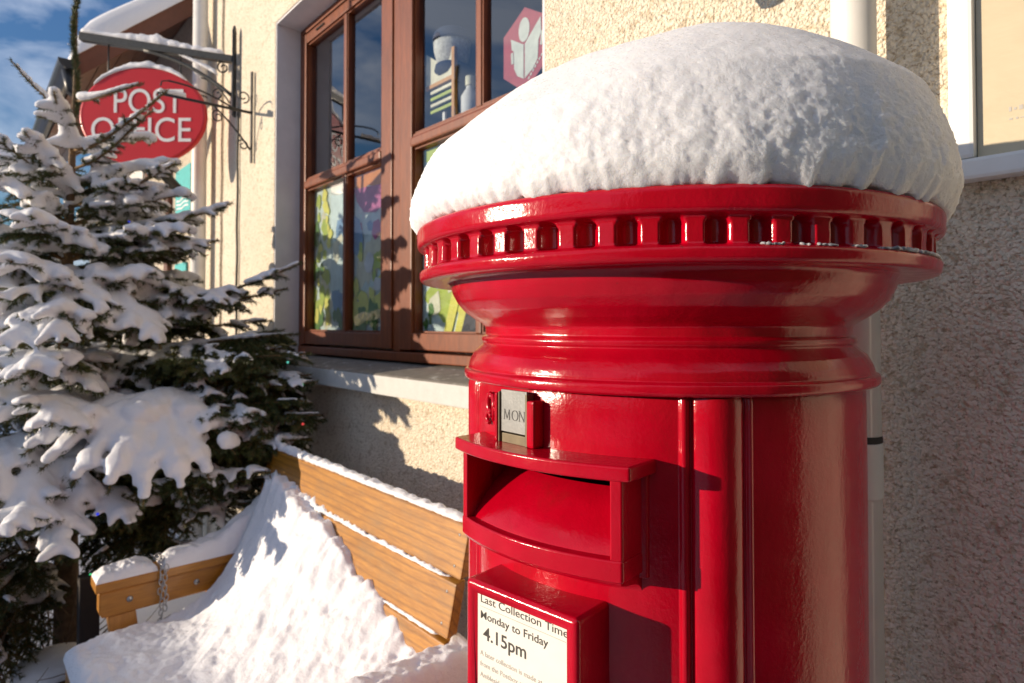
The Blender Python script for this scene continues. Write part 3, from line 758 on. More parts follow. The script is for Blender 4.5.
# sector blocks, concentric or with straight ends
def front_pt(w_, q): return (w_, -q)
def sector(name, w0, w1, r1, z0, z1, mat, r0=.20, nseg=26, bev=.0025, parent=pb, w1b=None):
    """solid between chord x=w0..w1, inner radius r0, outer arc radius r1"""
    pts = []
    for i in range(nseg+1):
        x = w0+(w1-w0)*i/nseg; pts.append((x, -math.sqrt(r1*r1-x*x)))
    for i in range(nseg+1):
        x = w1+(w0-w1)*i/nseg; pts.append((x, -math.sqrt(r0*r0-x*x)))
    m = MB(); bm = bmesh.new()
    A = [bm.verts.new((x, y, z0)) for x, y in pts]; B_ = [bm.verts.new((x, y, z1)) for x, y in pts]; n_ = len(pts)
    k2 = 2*nseg+1
    for i in range(nseg):
        bm.faces.new((A[i], A[i+1], A[k2-1-i], A[k2-i])); bm.faces.new((B_[i], B_[k2-i], B_[k2-1-i], B_[i+1]))
    for i in range(n_): bm.faces.new((A[i], A[(i+1) % n_], B_[(i+1) % n_], B_[i]))
    bmesh.ops.recalc_face_normals(bm, faces=bm.faces[:])
    sharp = [e for e in bm.edges if len(e.link_faces) == 2 and e.link_faces[0].normal.angle(e.link_faces[1].normal) > R(40)]
    if bev: bmesh.ops.bevel(bm, geom=sharp, offset=bev, segments=3, affect='EDGES', profile=.5)
    m.bm(bm, sm=True)
    o = m.build(name, mat, parent)
    md = o.modifiers.new('wn', 'WEIGHTED_NORMAL'); md.keep_sharp = False
    return o
hood = sector('hood', -.114, .114, .2825, C-.1405, C-.1265, M['red'], .232)
# posting slot surround: one mesh of jambs, lip and curved under-band
slot = sector('slot_surround', -.1045, .1045, .2765, C-.2335, C-.2130, M['red'], .232)
jl = sector('jamb', -.1040, -.0930, .2755, C-.2140, C-.1400, M['red'], .236, 6, .0018)
jr = sector('jamb', .0930, .1040, .2755, C-.2140, C-.1400, M['red'], .236, 6, .0018)
sector('backing_plate', -.1085, -.0937, .2445, C-.2380, C-.1300, M['red'], .238, 8, .0012)
sector('backing_plate', .0937, .1085, .2445, C-.2380, C-.1300, M['red'], .238, 8, .0012)
# under band: ogee tapering back to the body
def patch(name, ws, prof, mat, parent=pb, th=None):
    """surface swept over x in ws; prof list of (radius, z)"""
    vs = []; fs = []; n_ = len(ws)
    for (r, z) in prof:
        for x in ws: vs.append((x, -math.sqrt(r*r-x*x), z))
    for j in range(len(prof)-1):
        for i in range(n_-1): fs.append((j*n_+i, j*n_+i+1, (j+1)*n_+i+1, (j+1)*n_+i))
    m = MB(); m.add(vs, fs, True)
    # close the ends back to the axis side
    for i0 in (0, n_-1):
        b = []
        for j, (r, z) in enumerate(prof): b.append((ws[i0], -math.sqrt(r*r-ws[i0]**2), z))
        for j in range(len(prof)): pass
        back = [(ws[i0], -math.sqrt(.234**2-ws[i0]**2), prof[-1][1]), (ws[i0], -math.sqrt(.234**2-ws[i0]**2), prof[0][1])]
        m.add(b+back, [tuple(range(len(b)+2))], False)
    return m.build(name, mat, parent)
ws = [(-.102+.204*i/30) for i in range(31)]
patch('under_band', ws, [(.2745, C-.2320), (.2735, C-.236), (.266, C-.2385), (.257, C-.2400), (.249, C-.2420), (.2445, C-.2450), (.2412, C-.2490), (.2400, C-.252)], M['red'])
wt = [(-.0935+.187*i/24) for i in range(25)]
patch('chute', wt, [(.2660, C-.2135), (.2640, C-.2100), (.2560, C-.2010), (.2440, C-.1900), (.2310, C-.1790), (.2180, C-.1695), (.2080, C-.1640)], M['red'])
MB().box(-.0985, -.0936, -.243, -.10, C-.232, C-.132).build('slot_cheek', M['red'], pb)
MB().box(.0936, .0985, -.243, -.10, C-.232, C-.132).build('slot_cheek', M['red'], pb)
MB().box(-.0935, .0935, -.150, -.145, C-.231, C-.133).box(-.0935, .0935, -.232, -.151, C-.137, C-.1345).build('slot_opening', M['black_gap'], pb)
# day tab
HR = .2415
def yat(x, r): return -math.sqrt(r*r-x*x)
tabx = -.0335
ta = math.atan2(tabx, -yat(tabx, .24))
tab = MB()
T = Matrix.Translation((tabx, yat(tabx, .2475), 0)) @ Matrix.Rotation(-math.asin(tabx/.2475)*-1, 4, 'Z')
tab.box(-.0225, .0195, -.0015, .0015, C-.1150, C-.0700, T, .0005)
tabo = tab.build('day_tab', M['zinc'], pb)
MB().box(-.0242, -.0228, -.004, .006, C-.1265, C-.0725, T, .0004).box(.0196, .0225, -.004, .006, C-.1265, C-.0725, T, .0005).box(-.0196, .0196, -.0025, .005, C-.1265, C-.1165, T, .0005).build('tab_holder', M['brass'], pb)
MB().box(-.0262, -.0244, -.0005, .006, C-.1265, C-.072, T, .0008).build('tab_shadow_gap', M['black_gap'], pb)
MB().box(.0228, .0340, -.0055, .010, C-.1265, C-.0780, T, .003).build('tab_rail', M['red'], pb)
MB().box(-.0310, -.0262, -.0045, .010, C-.1265, C-.0740, T, .002).build('tab_rail', M['red'], pb)
# engraved serif letters, thin strokes
def strokes(ls, name, parent, mat, M4, th=.0003):
    m = MB()
    for (x0, z0, x1, z1, wd) in ls:
        d_ = Vector((x1-x0, 0, z1-z0)); n_ = Vector((-d_.z, 0, d_.x)).normalized()*wd/2
        p = [Vector((x0, 0, z0))+n_, Vector((x1, 0, z1))+n_, Vector((x1, 0, z1))-n_, Vector((x0, 0, z0))-n_]
        vs = [M4 @ Vector((q.x, -.0016-th, q.z)) for q in p]+[M4 @ Vector((q.x, -.0014, q.z)) for q in p]
        m.add(vs, [(0, 1, 2, 3), (0, 4, 5, 1), (1, 5, 6, 2), (2, 6, 7, 3), (3, 7, 4, 0)])
    return m.build(name, mat, parent)
h_ = .0105; z0_ = C-.1015; S = []
def serif(x, z, w_=.0022): S.append((x-w_/2, z, x+w_/2, z, .0004))
S += [(-.0165, z0_, -.0160, z0_+h_, .0005), (-.0160, z0_+h_, -.0120, z0_+.001, .0011), (-.0120, z0_+.001, -.0085, z0_+h_, .0005), (-.0085, z0_+h_, -.0080, z0_, .0012)]
serif(-.0165, z0_); serif(-.0080, z0_); serif(-.0163, z0_+h_); serif(-.0083, z0_+h_)
for i in range(20):
    a, b = 2*math.pi*i/20, 2*math.pi*(i+1)/20
    S.append((.0010+.0048*math.cos(a), z0_+h_/2+.0053*math.sin(a), .0010+.0048*math.cos(b), z0_+h_/2+.0053*math.sin(b), .0004+.0009*abs(math.cos((a+b)/2))))
S += [(.0083, z0_, .0083, z0_+h_, .0005), (.0083, z0_+h_, .0158, z0_, .0012), (.0158, z0_, .0158, z0_+h_, .0005)]
serif(.0083, z0_); serif(.0078, z0_+h_); serif(.0158, z0_+h_)
strokes(S, 'lettering', tabo, plain('engraving', (.07, .07, .07), .6), T)
# embossed scrollwork left of the tab
em = MB()
def on(x, z, r=.2435): return (x, yat(x, r), z)
em.tube([on(-.088+.006*math.cos(a), C-.089+.010*math.sin(a)) for a in np.linspace(.6, 5.2, 14)], .0032, 8)
em.tube([on(-.080, C-.078), on(-.079, C-.092), on(-.078, C-.108)], .0034, 8)
em.tube([on(-.080, C-.093), on(-.070, C-.098), on(-.066, C-.108)], .0030, 8)
em.tube([on(-.079, C-.092), on(-.069, C-.082)], .0028, 8)
em.tube([on(-.092+.005*math.cos(a), C-.106+.006*math.sin(a)) for a in np.linspace(0, 5, 12)], .0026, 8)
em.build('embossed_crest', M['red'], pb)
# collection plate frame
q2 = .281; w2 = .0725; zt = C-.2665; zb = C-.52
pf = MB()
def ring_frame():
    m = MB(); bm = bmesh.new()
    bmesh.ops.create_cube(bm, size=1)
    for v in bm.verts: v.co = Vector((v.co.x*2*w2, -(q2+.215)/2 + v.co.y*(q2-.215), (zt+zb)/2+v.co.z*(zt-zb)))
    bmesh.ops.bevel(bm, geom=bm.edges[:], offset=.0055, segments=4, affect='EDGES', profile=.5)
    ff = min(bm.faces, key=lambda f: f.calc_center_median().y)
    r_ = bmesh.ops.inset_individual(bm, faces=[ff], thickness=.0085, depth=0)
    ff2 = min([f for f in bm.faces if f.calc_area() > .01], key=lambda f: f.calc_center_median().y)
    r_ = bmesh.ops.inset_individual(bm, faces=[ff2], thickness=.0030, depth=-.006)
    m.bm(bm, sm=True); return m
fo = ring_frame().build('plate_frame', M['red'], pb); fo.modifiers.new('wn', 'WEIGHTED_NORMAL')
# fillet where the frame meets the body
pl = MB().box(-.0585, .0585, -(q2-.0042), -(q2-.0062), zb+.0135, zt-.0135).build('collection_plate', M['paper'], pb)
yp = -(q2-.0041)
text('Last Collection Times', .0113, M['ink'], 'lettering', pl, (-.0545, yp, zt-.0215), (R(90), 0, 0), .0002, fit=(.118, None))
MB().box(-.0545, .057, yp-.0003, yp, zt-.0261, zt-.0257).build('rule_line', M['ink_grey'], pl)
text('Monday to Friday', .0112, M['ink'], 'lettering', pl, (-.0545, yp, zt-.0380), (R(90), 0, 0), .0002, fit=(.0895, None), off=.00006)
text('4.15pm', .0185, M['ink'], 'lettering', pl, (-.050, yp, zt-.0585), (R(90), 0, 0), .0002, fit=(.0585, None), off=.0002)
text('A later collection is made at', .0073, M['ink_grey'], 'lettering', pl, (-.0545, yp, zt-.0760), (R(90), 0, 0), .0002)
text('5.00pm', .0075, M['ink'], 'lettering', pl, (.036, yp, zt-.0760), (R(90), 0, 0), .0002, sx=.85)
text('from the Postbox at', .0073, M['ink_grey'], 'lettering', pl, (-.0545, yp, zt-.0870), (R(90), 0, 0), .0002)
text('Ambleside', .0073, M['ink_grey'], 'lettering', pl, (-.0545, yp, zt-.0980), (R(90), 0, 0), .0002)
text('Saturday', .0112, M['ink'], 'lettering', pl, (-.0545, yp, zt-.1140), (R(90), 0, 0), .0002, sx=1.06)

# snow cap on the pillar box
def snow_cap():
    nr, na = 230, 860
    V = []; view = Vector((.6665, .7455)); back = Vector((-.7455, .6665))
    for i in range(nr+1):
        s = i/nr
        for k in range(na):
            a = 2*math.pi*k/na; dx, dy = math.cos(a), math.sin(a)
            # profile: crown then a steep, slightly overhanging flank
            if s < .72:
                rho = s/.72*.93; zz = 1-.62*rho**2.3
            else:
                t = (s-.72)/.28; ang = t*math.pi/2*1.12
                rho = .93+.085*math.sin(min(ang, math.pi/2*1.12))*1.0
                zz0 = 1-.62*.93**2.3
                zz = zz0*(1-t)**.9
                if t > .8: rho -= .035*((t-.8)/.2)**2
            Rr = .318
            rx = 1+.030*max(0, dx*view.x+dy*view.y)*max(0, (rho-.5)*2)
            x, y = rho*dx*Rr*rx, rho*dy*Rr*rx
            side = (x*view.x+y*view.y)/Rr; bk = (x*back.x+y*back.y)/Rr
            H = .229*(1+.13*side*(1-rho**3*.3)-.02*bk)*(1+.14*(rho**2)*side)
            z = H*zz
            p = Vector((x, y, z))
            nrm = Vector((dx*rho, dy*rho, .9*(1-rho)+.25)).normalized()
            q = Vector((PB.x+x, PB.y+y, z))
            fl = min(1, max(0, (s-.6)/.3))
            n_ = .007*fbm(q*5, 2) + (.0006+.0006*fl)*fbm(q*34+Vector((3, 1, 2)), 3) + (.0004+.0010*fl*fl)*fbm(q*110, 3) + (.0004+.0011*fl)*noise.noise(q*420)
            if k % 3 == 0 and fl > .5: n_ += .0016*max(0, noise.noise(q*230))
            # vertical runnels and grains on the flank
            n_ += fl*.0010*fbm(Vector((dx*9, dy*9, z*6)), 3)
            if s > .97: n_ *= .8
            p = p + nrm*n_
            if s > .8: p.z += .009*fbm(Vector((dx*14, dy*14, 5)), 3)*((s-.8)/.2)
            V.append((p.x, p.y, p.z))
    b = len(V); V.append((0, 0, .0)); V = np.array(V)
    V[:, 2] += .1165
    i = np.arange(nr)[:, None]; k = np.arange(na)[None, :]
    F_ = np.stack([i*na+k, (i+1)*na+k, (i+1)*na+(k+1) % na, i*na+(k+1) % na], -1).reshape(-1, 4)
    # underside fan as quads to an inner ring
    ring = V[nr*na:(nr+1)*na].copy(); ring[:, :2] *= .88; ring[:, 2] = .120
    rb = len(V); V = np.vstack([V, ring])
    k = np.arange(na); F2 = np.stack([nr*na+k, rb+k, rb+(k+1) % na, nr*na+(k+1) % na], -1)
    V[:, 2] += C
    me = from_arrays(V, np.vstack([F_, F2]))
    o = link('snow', me, M['snow'], None, True); o.location = PB
    tag(o, 'thick rounded cap of snow on top of the red pillar box', 'snow')
snow_cap()
# crumbs of snow on the lower lip of the cap
def crumbs():
    bm = bmesh.new()
    for i in range(1300):
        t = random.random()
        a = R(6.2)+R(-90+45+ (i/1300)*60 + random.uniform(-.5, .5))
        if noise.noise(Vector((i*.0145, 0, 0))) < (.10 if i < 500 else -.12): continue
        s = random.uniform(.0007, .0021)*(1.25 if 560 < i < 1150 else .8)
        r_ = .3055+random.uniform(-.001, .0035)
        Mx = Matrix.Translation((PB.x+r_*math.cos(a), PB.y+r_*math.sin(a), C+.0672+s*.35)) @ Matrix.Diagonal((s*1.5, s*1.5, s*.9, 1))
        bmesh.ops.create_icosphere(bm, subdivisions=2, radius=1, matrix=Mx)
    for v in bm.verts: v.co += Vector((noise.noise(v.co*300), noise.noise(v.co*300+Vector((5, 0, 0))), noise.noise(v.co*300+Vector((0, 7, 0)))))*.0012
    me = bpy.data.meshes.new('snow'); bm.to_mesh(me); bm.free()
    o = link('snow', me, M['snow'], None, True); tag(o, 'thin line of snow crumbs on the lower lip of the box cap', 'snow')
crumbs()

# ------------------------------------------------------------------ bench
bx0, bx1 = -2.43, -1.165
bench = empty('bench', ((bx0+bx1)/2, .6, 0), 'varnished pine garden bench half buried in snow against the wall', 'bench')
BC = Vector(((bx0+bx1)/2, .6, 0))
def K(o): o.parent = bench; o.location = -BC; return o
def board(zt_, zb_, x0, x1):
    """backrest board, leaning back"""
    def yb(z): return .905-(1.0-z)*.22
    t = .030
    m = MB(); return m.prism([(yb(zb_), zb_), (yb(zt_), zt_), (yb(zt_)+t, zt_+.004), (yb(zb_)+t, zb_+.004)], 'x', x0, x1, .004)
K(board(1.000, .880, bx0, bx1).build('back_board', M['pine']))
K(board(.868, .748, bx0+.0, bx1-.012).build('back_board', M['pine']))
K(board(.736, .626, bx0+.0, bx1-.020).build('back_board', M['pine']))
for zs, xs_ in ((.975, bx1-.03), (.905, bx1-.03), (.845, bx1-.042), (.775, bx1-.042), (.71, bx1-.05), (.65, bx1-.05)):
    ys_ = .905-(1.0-zs)*.22
    K(MB().tube([(xs_, ys_+.002, zs), (xs_, ys_-.0008, zs)], .0035, 10).build('screw', M['steel']))
for x in (bx0+.10, bx1-.14):
    K(MB().prism([(.62, .0), (.68, .0), (.80, .48), (.925, .97), (.985, .97), (.90, .5), (.86, .0), (.80, .0), (.78, .30), (.68, .30)], 'x', x-.03, x+.03, .004).build('rear_frame', M['pine_z']))
seat = MB()
for k in range(4): seat.box(bx0+.10, bx1-.05, .27+.125*k, .27+.125*k+.112, .425, .455, bev=.004)
K(seat.build('seat', M['pine']))
K(MB().box(bx0+.06, bx0+.098, .255, .78, .365, .458, bev=.004).box(bx1-.09, bx1-.052, .262, .78, .365, .424, bev=.004).box(bx0+.10, bx1-.095, .250, .268, .365, .452, bev=.004).build('seat_rail', M['pine_y']))
def arm(xc, sgn):
    a = K(MB().box(xc-.055, xc+.045, .325, .93, .630, .660, bev=.004).build('armrest', M['pine_y']))
    K(MB().prism([(.345, .545), (.335, .565), (.335, .628), (.90, .628), (.90, .545)], 'x', xc-.005, xc+.035, .006).build('arm_rail', M['pine_y']))
    K(MB().prism([(.375, .0), (.375, .42), (.360, .544), (.440, .544), (.455, .42), (.455, .0)], 'x', xc-.008, xc+.030, .005).build('front_leg', M['pine_z']))
    K(MB().prism([(.66, .0), (.66, .544), (.73, .544), (.75, .0)], 'x', xc-.008, xc+.030, .005).build('rear_leg', M['pine_z']))
    for y in (.42, .62):
        K(MB().tube([(xc+.036, y, .588), (xc+.0395, y, .588)], .009, 12).build('bolt', M['steel']))
arm(-2.375, 1); arm(-1.165, -1)
# snow on the bench
def seat_top(x, y):
    u = (x-bx0)/(bx1-bx0)
    tp = float(np.interp(u, [0, .07, .185, .30, .40, .52, .64, .77, .83, .89, 1.0], [.87, .905, .91, .895, .875, .82, .775, .735, .71, .675, .60]))
    s = min(1, max(0, (y-.46)/(.84-.46))); s = s**(3.0-1.4*min(1, u/.40))
    base = .505 + .015*fbm((x*3, y*3, 7))
    la = 0
    z = base+(tp-base)*s
    z += .010*fbm((x*12, y*12, 2), 4) + .004*fbm((x*45, y*45, 2), 3) + .010*fbm((x*20, y*10, z*20), 3)*s + .030*fbm((x*11, y*3, z*9), 3)*s*s
    return z
def yback(z): return .905-(1.0-z)*.22
heap('snow', bx0+.095, bx1-.045, .245, .950, 200, 150, lambda x, y: .456, lambda x, y: min(seat_top(x, y), 2), M['snow_soft'],
     'deep snow drift filling the bench seat and banked against the backrest', edge=.035)
snowstrip('snow', lambda t: (bx0+.01+(bx1-bx0-.02)*t, .921, 1.003), 200, .016, lambda t: .011+.012*(1-t)+.030*math.exp(-((t-.0)/.05)**2), M['snow_soft'], 'thin snow line along the top edge of the bench back', seed=3, nsc=40, amp=.5)
snowstrip('snow', lambda t: (bx0+.02+(bx1-bx0-.07)*t, .889, .8725), 200, .016, lambda t: .008+.036*math.exp(-(t/.40)**2), M['snow_soft'], 'snow on the middle backrest board of the bench', seed=13, nsc=45, amp=.9)
snowstrip('snow', lambda t: (bx0+.5+(bx1-bx0-.56)*t, .862, .7405), 160, .014, lambda t: .009+.010*math.exp(-(t/.45)**2), M['snow_soft'], 'snow on the lowest backrest board of the bench', seed=23, nsc=45, amp=.9)
def armsnow(x0, x1, y0, y1, hfn, label):
    heap('snow', x0, x1, y0, y1, 26, 90, lambda x, y: .6605, lambda x, y: .661+hfn(y)+.010*fbm((x*15, y*15, 1), 3)+.004*fbm((x*60, y*60, 1), 2), M['snow_soft'], label, edge=.03)
armsnow(-2.43, -2.332, .327, .500, lambda y: .022+.016*math.exp(-((y-.43)/.05)**2), 'low snow on the front of the far bench armrest, before the chain')
armsnow(-2.43, -2.328, .515, .92, lambda y: .030+.05*min(1, (y-.515)/.25)+.14*max(0, (y-.70)/.2)**1.5, 'thicker snow on the rear of the far bench armrest, behind the chain')
armsnow(-1.222, -1.118, .327, .92, lambda y: .075, 'snow mound on the near bench armrest beside the pillar box')
# chain over the armrest
ch = empty('chain', (-2.33, .506, .66), 'galvanised chain hanging over the snowy bench armrest', 'chain')
lk = MB()
pts = []
for i in range(16):
    a = 2*math.pi*i/16; pts.append((.0062*math.cos(a), 0, .0115*math.sin(a)*1.0))
lk.tube(pts, .0018, 6, closed=True)
l0 = lk.build('link', M['steel'], ch)
cpath = []
for k in range(13): cpath.append((.012+.004*math.sin(k), .0+.003*math.sin(k*2.1), .015-.0165*k))
for k in range(9): cpath.append((.016, .012+.003*math.cos(k), .010-.0165*k))
for k in range(4): cpath.append((-.004-.017*k, .004, .034))
for i, p in enumerate(cpath):
    o = l0 if i == 0 else l0.copy()
    if i: col.objects.link(o); o.parent = ch
    o.location = p
    o.rotation_euler = (random.uniform(-.2, .2), random.uniform(-.2, .2) + (1.57 if p[2] > .03 else 0), (i % 2)*1.57+random.uniform(-.3, .3))

# ------------------------------------------------------------------ spruce tree
TX, TY = -3.18, .335
tree = empty('spruce_tree', (TX, TY, 0), 'snow laden spruce tree between the bench and the oval sign', 'tree')
TP = Vector((TX, TY, 0))
needles = []    # (pos, dir, up-ish, len)
NP, ND, NL = [], [], []
wood = MB()
blobs = []
def needle_run(P, Q, dens, ln, droop=0):
    """needles round a straight twig piece"""
    P = np.array(P); Q = np.array(Q); L = np.linalg.norm(Q-P)
    n = max(1, int(L*dens)); t = rng.random(n)[:, None]
    ax = (Q-P)/max(L, 1e-6)
    a = np.cross(ax, [0, 0, 1.]); 
    if np.linalg.norm(a) < 1e-3: a = np.array([1., 0, 0])
    a /= np.linalg.norm(a); b = np.cross(ax, a)
    th = rng.random(n)*2*math.pi
    # fewer needles straight below
    rad = a[None]*np.cos(th)[:, None]+b[None]*np.sin(th)[:, None]
    sp = rng.uniform(.55, .95, n)[:, None]
    d_ = ax[None]*np.sqrt(1-sp**2)+rad*sp
    NP.append(P[None]+(Q-P)[None]*t); ND.append(d_); NL.append(rng.uniform(.7, 1.1, n)*ln)
def twig(P, D, L, dens, ln, snow, thick, sub=True, sag=.0, lvl=1):
    """side shoot from P in direction D"""
    n = max(3, int(L/.035)); pts = [Vector(P)]
    D = Vector(D).normalized()
    for i in range(n):
        D = (D + Vector((rng.normal(0, .05), rng.normal(0, .05), rng.normal(0, .03)-sag/n))).normalized()
        pts.append(pts[-1]+D*(L/n))
    for i in range(n):
        needle_run(pts[i], pts[i+1], dens, ln)
    wood.tube(pts[::2] if len(pts) > 4 else pts, [max(.0009, .0028*(1-j/len(pts[::2] if len(pts) > 4 else pts))) for j in range(len(pts[::2] if len(pts) > 4 else pts))], 4)
    if snow > 0:
        for i in range(len(pts)-1 if snow < .85 else len(pts)):
            t = i/n
            if snow < .5 and noise.noise(pts[i]*6) < .1: continue
            r_ = thick*(1-.50*t)*(1+.30*noise.noise(pts[i]*22))
            for h in (0, .5):
                q = pts[i] if h == 0 or i+1 >= len(pts) else pts[i].lerp(pts[i+1], .5)
                blobs.append((q+Vector((0, 0, r_*.45+.004)), r_))
    if sub and L > .13:
        for i in range(1, n):
            if (i*.035) > L*.85: break
            for s in (1, -1):
                ax = D.cross(Vector((0, 0, 1))).normalized()*s
                dd = D*rng.uniform(.6, .9)+ax*rng.uniform(.6, .9)+Vector((0, 0, rng.normal(-.12, .22)))
                twig(pts[i], dd, max(.045, (L-i*.035)*.5), dens, ln, snow*.9 if rng.random() < .5 else 0, thick*.85, False, sag, lvl+1)
def branch(A, Bp, bow=.05, spread=1.0, snow=.9, thick=.024, dens=1250, ln=.019, wid=.30, step=.055, start=.22, sag=.25):
    A = Vector(A); Bp = Vector(Bp); L = (Bp-A).length; n = max(6, int(L/.04))
    pts = []
    for i in range(n+1):
        t = i/n; p = A.lerp(Bp, t); p.z += bow*4*t*(1-t)
        p += Vector((noise.noise(p*3), noise.noise(p*3+Vector((9, 0, 0))), 0))*.03*t*(1-t)*4
        pts.append(p)
    wood.tube(pts, [max(.0015, .010*(1-i/n)**.8*min(1, L)+.002) for i in range(n+1)], 6)
    for i in range(n):
        if i/n > start*.6: needle_run(pts[i], pts[i+1], dens, ln)
        t = i/n
        if snow > 0 and t > .12 and noise.noise(pts[i]*5+Vector((4, 4, 4))) > -.35*snow-.05:
            r_ = thick*(1.25-.75*t)*(1+.3*noise.noise(pts[i]*17))
            blobs.append((pts[i]+Vector((0, 0, r_*.5+.004)), r_)); blobs.append((pts[i].lerp(pts[i+1], .5)+Vector((0, 0, r_*.5+.004)), r_*.95))
    d = start*L
    while d < L*.97:
        i = min(n-1, int(d/L*n)); P = pts[i]; D = (pts[i+1]-pts[i]).normalized()
        for s in (1, -1):
            ax = D.cross(Vector((0, 0, 1)))
            if ax.length < .05: ax = Vector((1, 0, 0))
            ax = ax.normalized()*s
            tl = wid*spread*min(1.0, .35+1.6*(1-d/L))*(1-.45*(d/L))*rng.uniform(.75, 1.15)*min(1, L/.8+.25)
            dd = D*rng.uniform(.6, .95)+ax*rng.uniform(.6, 1.0)+Vector((0, 0, rng.normal(-.10, .22)))
            if tl > .03: twig(P, dd, tl, dens, ln, snow if rng.random() < .88 else 0, thick*.85, True, sag)
        d += step*rng.uniform(.8, 1.2)
def trunkpt(z): return Vector((TX+.012*math.sin(z*3), TY+.01*math.cos(z*2.3), z))
# explicit branches seen in the photograph: (root height, tip, bow, width, snow, thick)
EX = [
 (2.36, (-3.10, .13, 2.52), -.03, .05, 1, .021), (2.43, (-2.93, .55, 2.49), -.02, .05, 1, .022), (2.22, (-2.74, .60, 2.42), -.05, .07, .9, .016),
 (2.14, (-2.84, .57, 2.36), -.04, .08, .8, .018), (1.98, (-2.78, .64, 2.14), -.02, .20, .9, .024), (2.05, (-2.95, .02, 2.22), .0, .20, .9, .024),
 (1.86, (-2.90, .90, 2.03), -.03, .22, .9, .026), (1.78, (-2.78, .81, 1.84), -.02, .22, .8, .024), (1.55, (-2.60, 1.10, 1.75), -.06, .22, .7, .024),
 (1.50, (-2.69, 1.07, 1.64), -.02, .22, .6, .022), (1.15, (-2.38, 1.075, 1.25), .0, .24, .6, .020), (1.05, (-2.55, 1.10, 1.12), .0, .28, .5, .022),
 (1.30, (-2.62, 1.04, 1.38), .0, .26, .5, .022), (1.42, (-2.90, 1.08, 1.50), .0, .26, .5, .022),
 (1.62, (-2.62, .12, 1.38), .07, .30, 1, .034), (1.66, (-2.52, .24, 1.40), .09, .30, 1, .034), (1.64, (-2.60, .56, 1.39), .08, .28, 1, .034),
 (1.55, (-2.88, .86, 1.60), .04, .28, 1, .034),
 (1.00, (-2.58, .33, .86), .08, .26, 1, .036), (1.02, (-2.50, .15, .85), .08, .28, 1, .034), (.92, (-2.40, .24, .74), .07, .26, .9, .034), (.90, (-2.45, .44, .78), .05, .24, .9, .030),
 (.80, (-2.62, .80, .82), .02, .30, .2, .022), (.62, (-2.60, .70, .62), .0, .30, .1, .02), (.70, (-2.45, .93, .78), .0, .28, .2, .022), (.95, (-2.50, .98, .95), .0, .30, .3, .022),
  (.78, (-2.32, .09, .86), .05, .22, .9, .032),
 (.95, (-2.45, 1.08, 1.16), .02, .34, .25, .022), (.85, (-2.60, 1.05, .98), .0, .34, .1, .022), (.90, (-2.36, .98, 1.03), .02, .34, .2, .022),
 (1.2, (-2.78, 1.10, 1.32), .0, .34, .3, .022), (.75, (-2.50, 1.0, .86), .0, .34, .1, .022), (.70, (-2.75, .95, .80), .0, .34, .1, .022), (.8, (-2.32, .86, .93), .03, .30, .2, .022),
 (1.05, (-2.70, 1.12, 1.18), .0, .34, .3, .022), (.65, (-2.70, .62, .70), .0, .30, .1, .02), (.85, (-2.62, .45, .86), .0, .30, .1, .02),
]
# dense shaded boughs reaching to the wall behind the bench
for zr_, tip in [(1.25, (-2.42, 1.06, 1.36)), (1.15, (-2.50, 1.10, 1.27)), (1.05, (-2.36, 1.02, 1.18)), (1.0, (-2.46, 1.10, 1.08)), (.95, (-2.38, 1.05, 1.02)), (1.1, (-2.60, 1.12, 1.20)), (.9, (-2.55, 1.10, .98)),
                  (1.3, (-2.62, 1.10, 1.44)), (.85, (-2.42, .98, .95)), (1.0, (-2.34, 1.08, 1.12))]:
    branch(trunkpt(zr_), tip, .02, 1, .22, .020, wid=.42, start=.4, step=.045, dens=1500)
# the big pad: one heavy bough that fans out under its load
hub = Vector((-2.72, .58, 1.15))
branch(trunkpt(1.02), hub, .05, 1, 1, .046, wid=.24)
for tip in [(-2.55, .20, 1.00), (-2.46, .27, .95), (-2.38, .36, .93), (-2.32, .45, .88), (-2.30, .56, .90), (-2.34, .66, .93), (-2.38, .76, 1.0), (-2.66, .16, 1.04)]:
    branch(hub.lerp(Vector(tip), .08)+Vector((0, 0, -.01)), tip, .07, 1, 1, .042, wid=.15, start=.3)
for k in range(70):
    a, r_ = random.uniform(0, 6.28), random.uniform(0, .13)
    blobs.append((hub+Vector((.07+r_*math.cos(a), r_*math.sin(a)*1.4, .055-r_*.35)), random.uniform(.045, .06)))
for (zr_, tip, bow, wd, sn, tk) in EX:
    branch(trunkpt(zr_), tip, bow, 1, sn, tk, wid=wd)
# the rest of the crown, whorl by whorl
z = .80
while z < 2.26:
    Lz = 1.02*(1-z/2.75)**.75+.06
    nb_ = 6 if z < 1.7 else 4 if z < 2 else 3
    a0 = rng.random()*6.28
    for k in range(nb_):
        a = a0+2*math.pi*k/nb_+rng.normal(0, .15)
        L = Lz*rng.uniform(.8, 1.05)
        yt = TY+L*math.sin(a)
        if yt > 1.12: L = (1.12-TY)/math.sin(a)
        cs_ = math.cos(a)*-.588+math.sin(a)*-.809
        if cs_ > .35 and rng.random() < .7: continue
        el = np.interp(z, [.4, 1.2, 1.9, 2.4], [-.10, .02, .30, .60])
        A = trunkpt(z+.05)
        tip = A+Vector((math.cos(a)*L, math.sin(a)*L, L*el))
        branch(A, tip, .05*(1.4-z/2), 1, .85, float(np.interp(z, [.4, 1.2, 2.4], [.034, .041, .040])), wid=.30*min(1, L/.6), step=.06 if z < 1.7 else .085, dens=1250 if z < 1.8 else 950)
    z += .15
# short inner shoots that hide the stem
zz = .9
while zz < 2.1:
    for k in range(4):
        a = rng.random()*6.28
        twig(trunkpt(zz), (math.cos(a), math.sin(a), rng.uniform(0, .8)), rng.uniform(.10, .26), 1250, .019, .7 if rng.random() < .5 else 0, .022)
    zz += .045
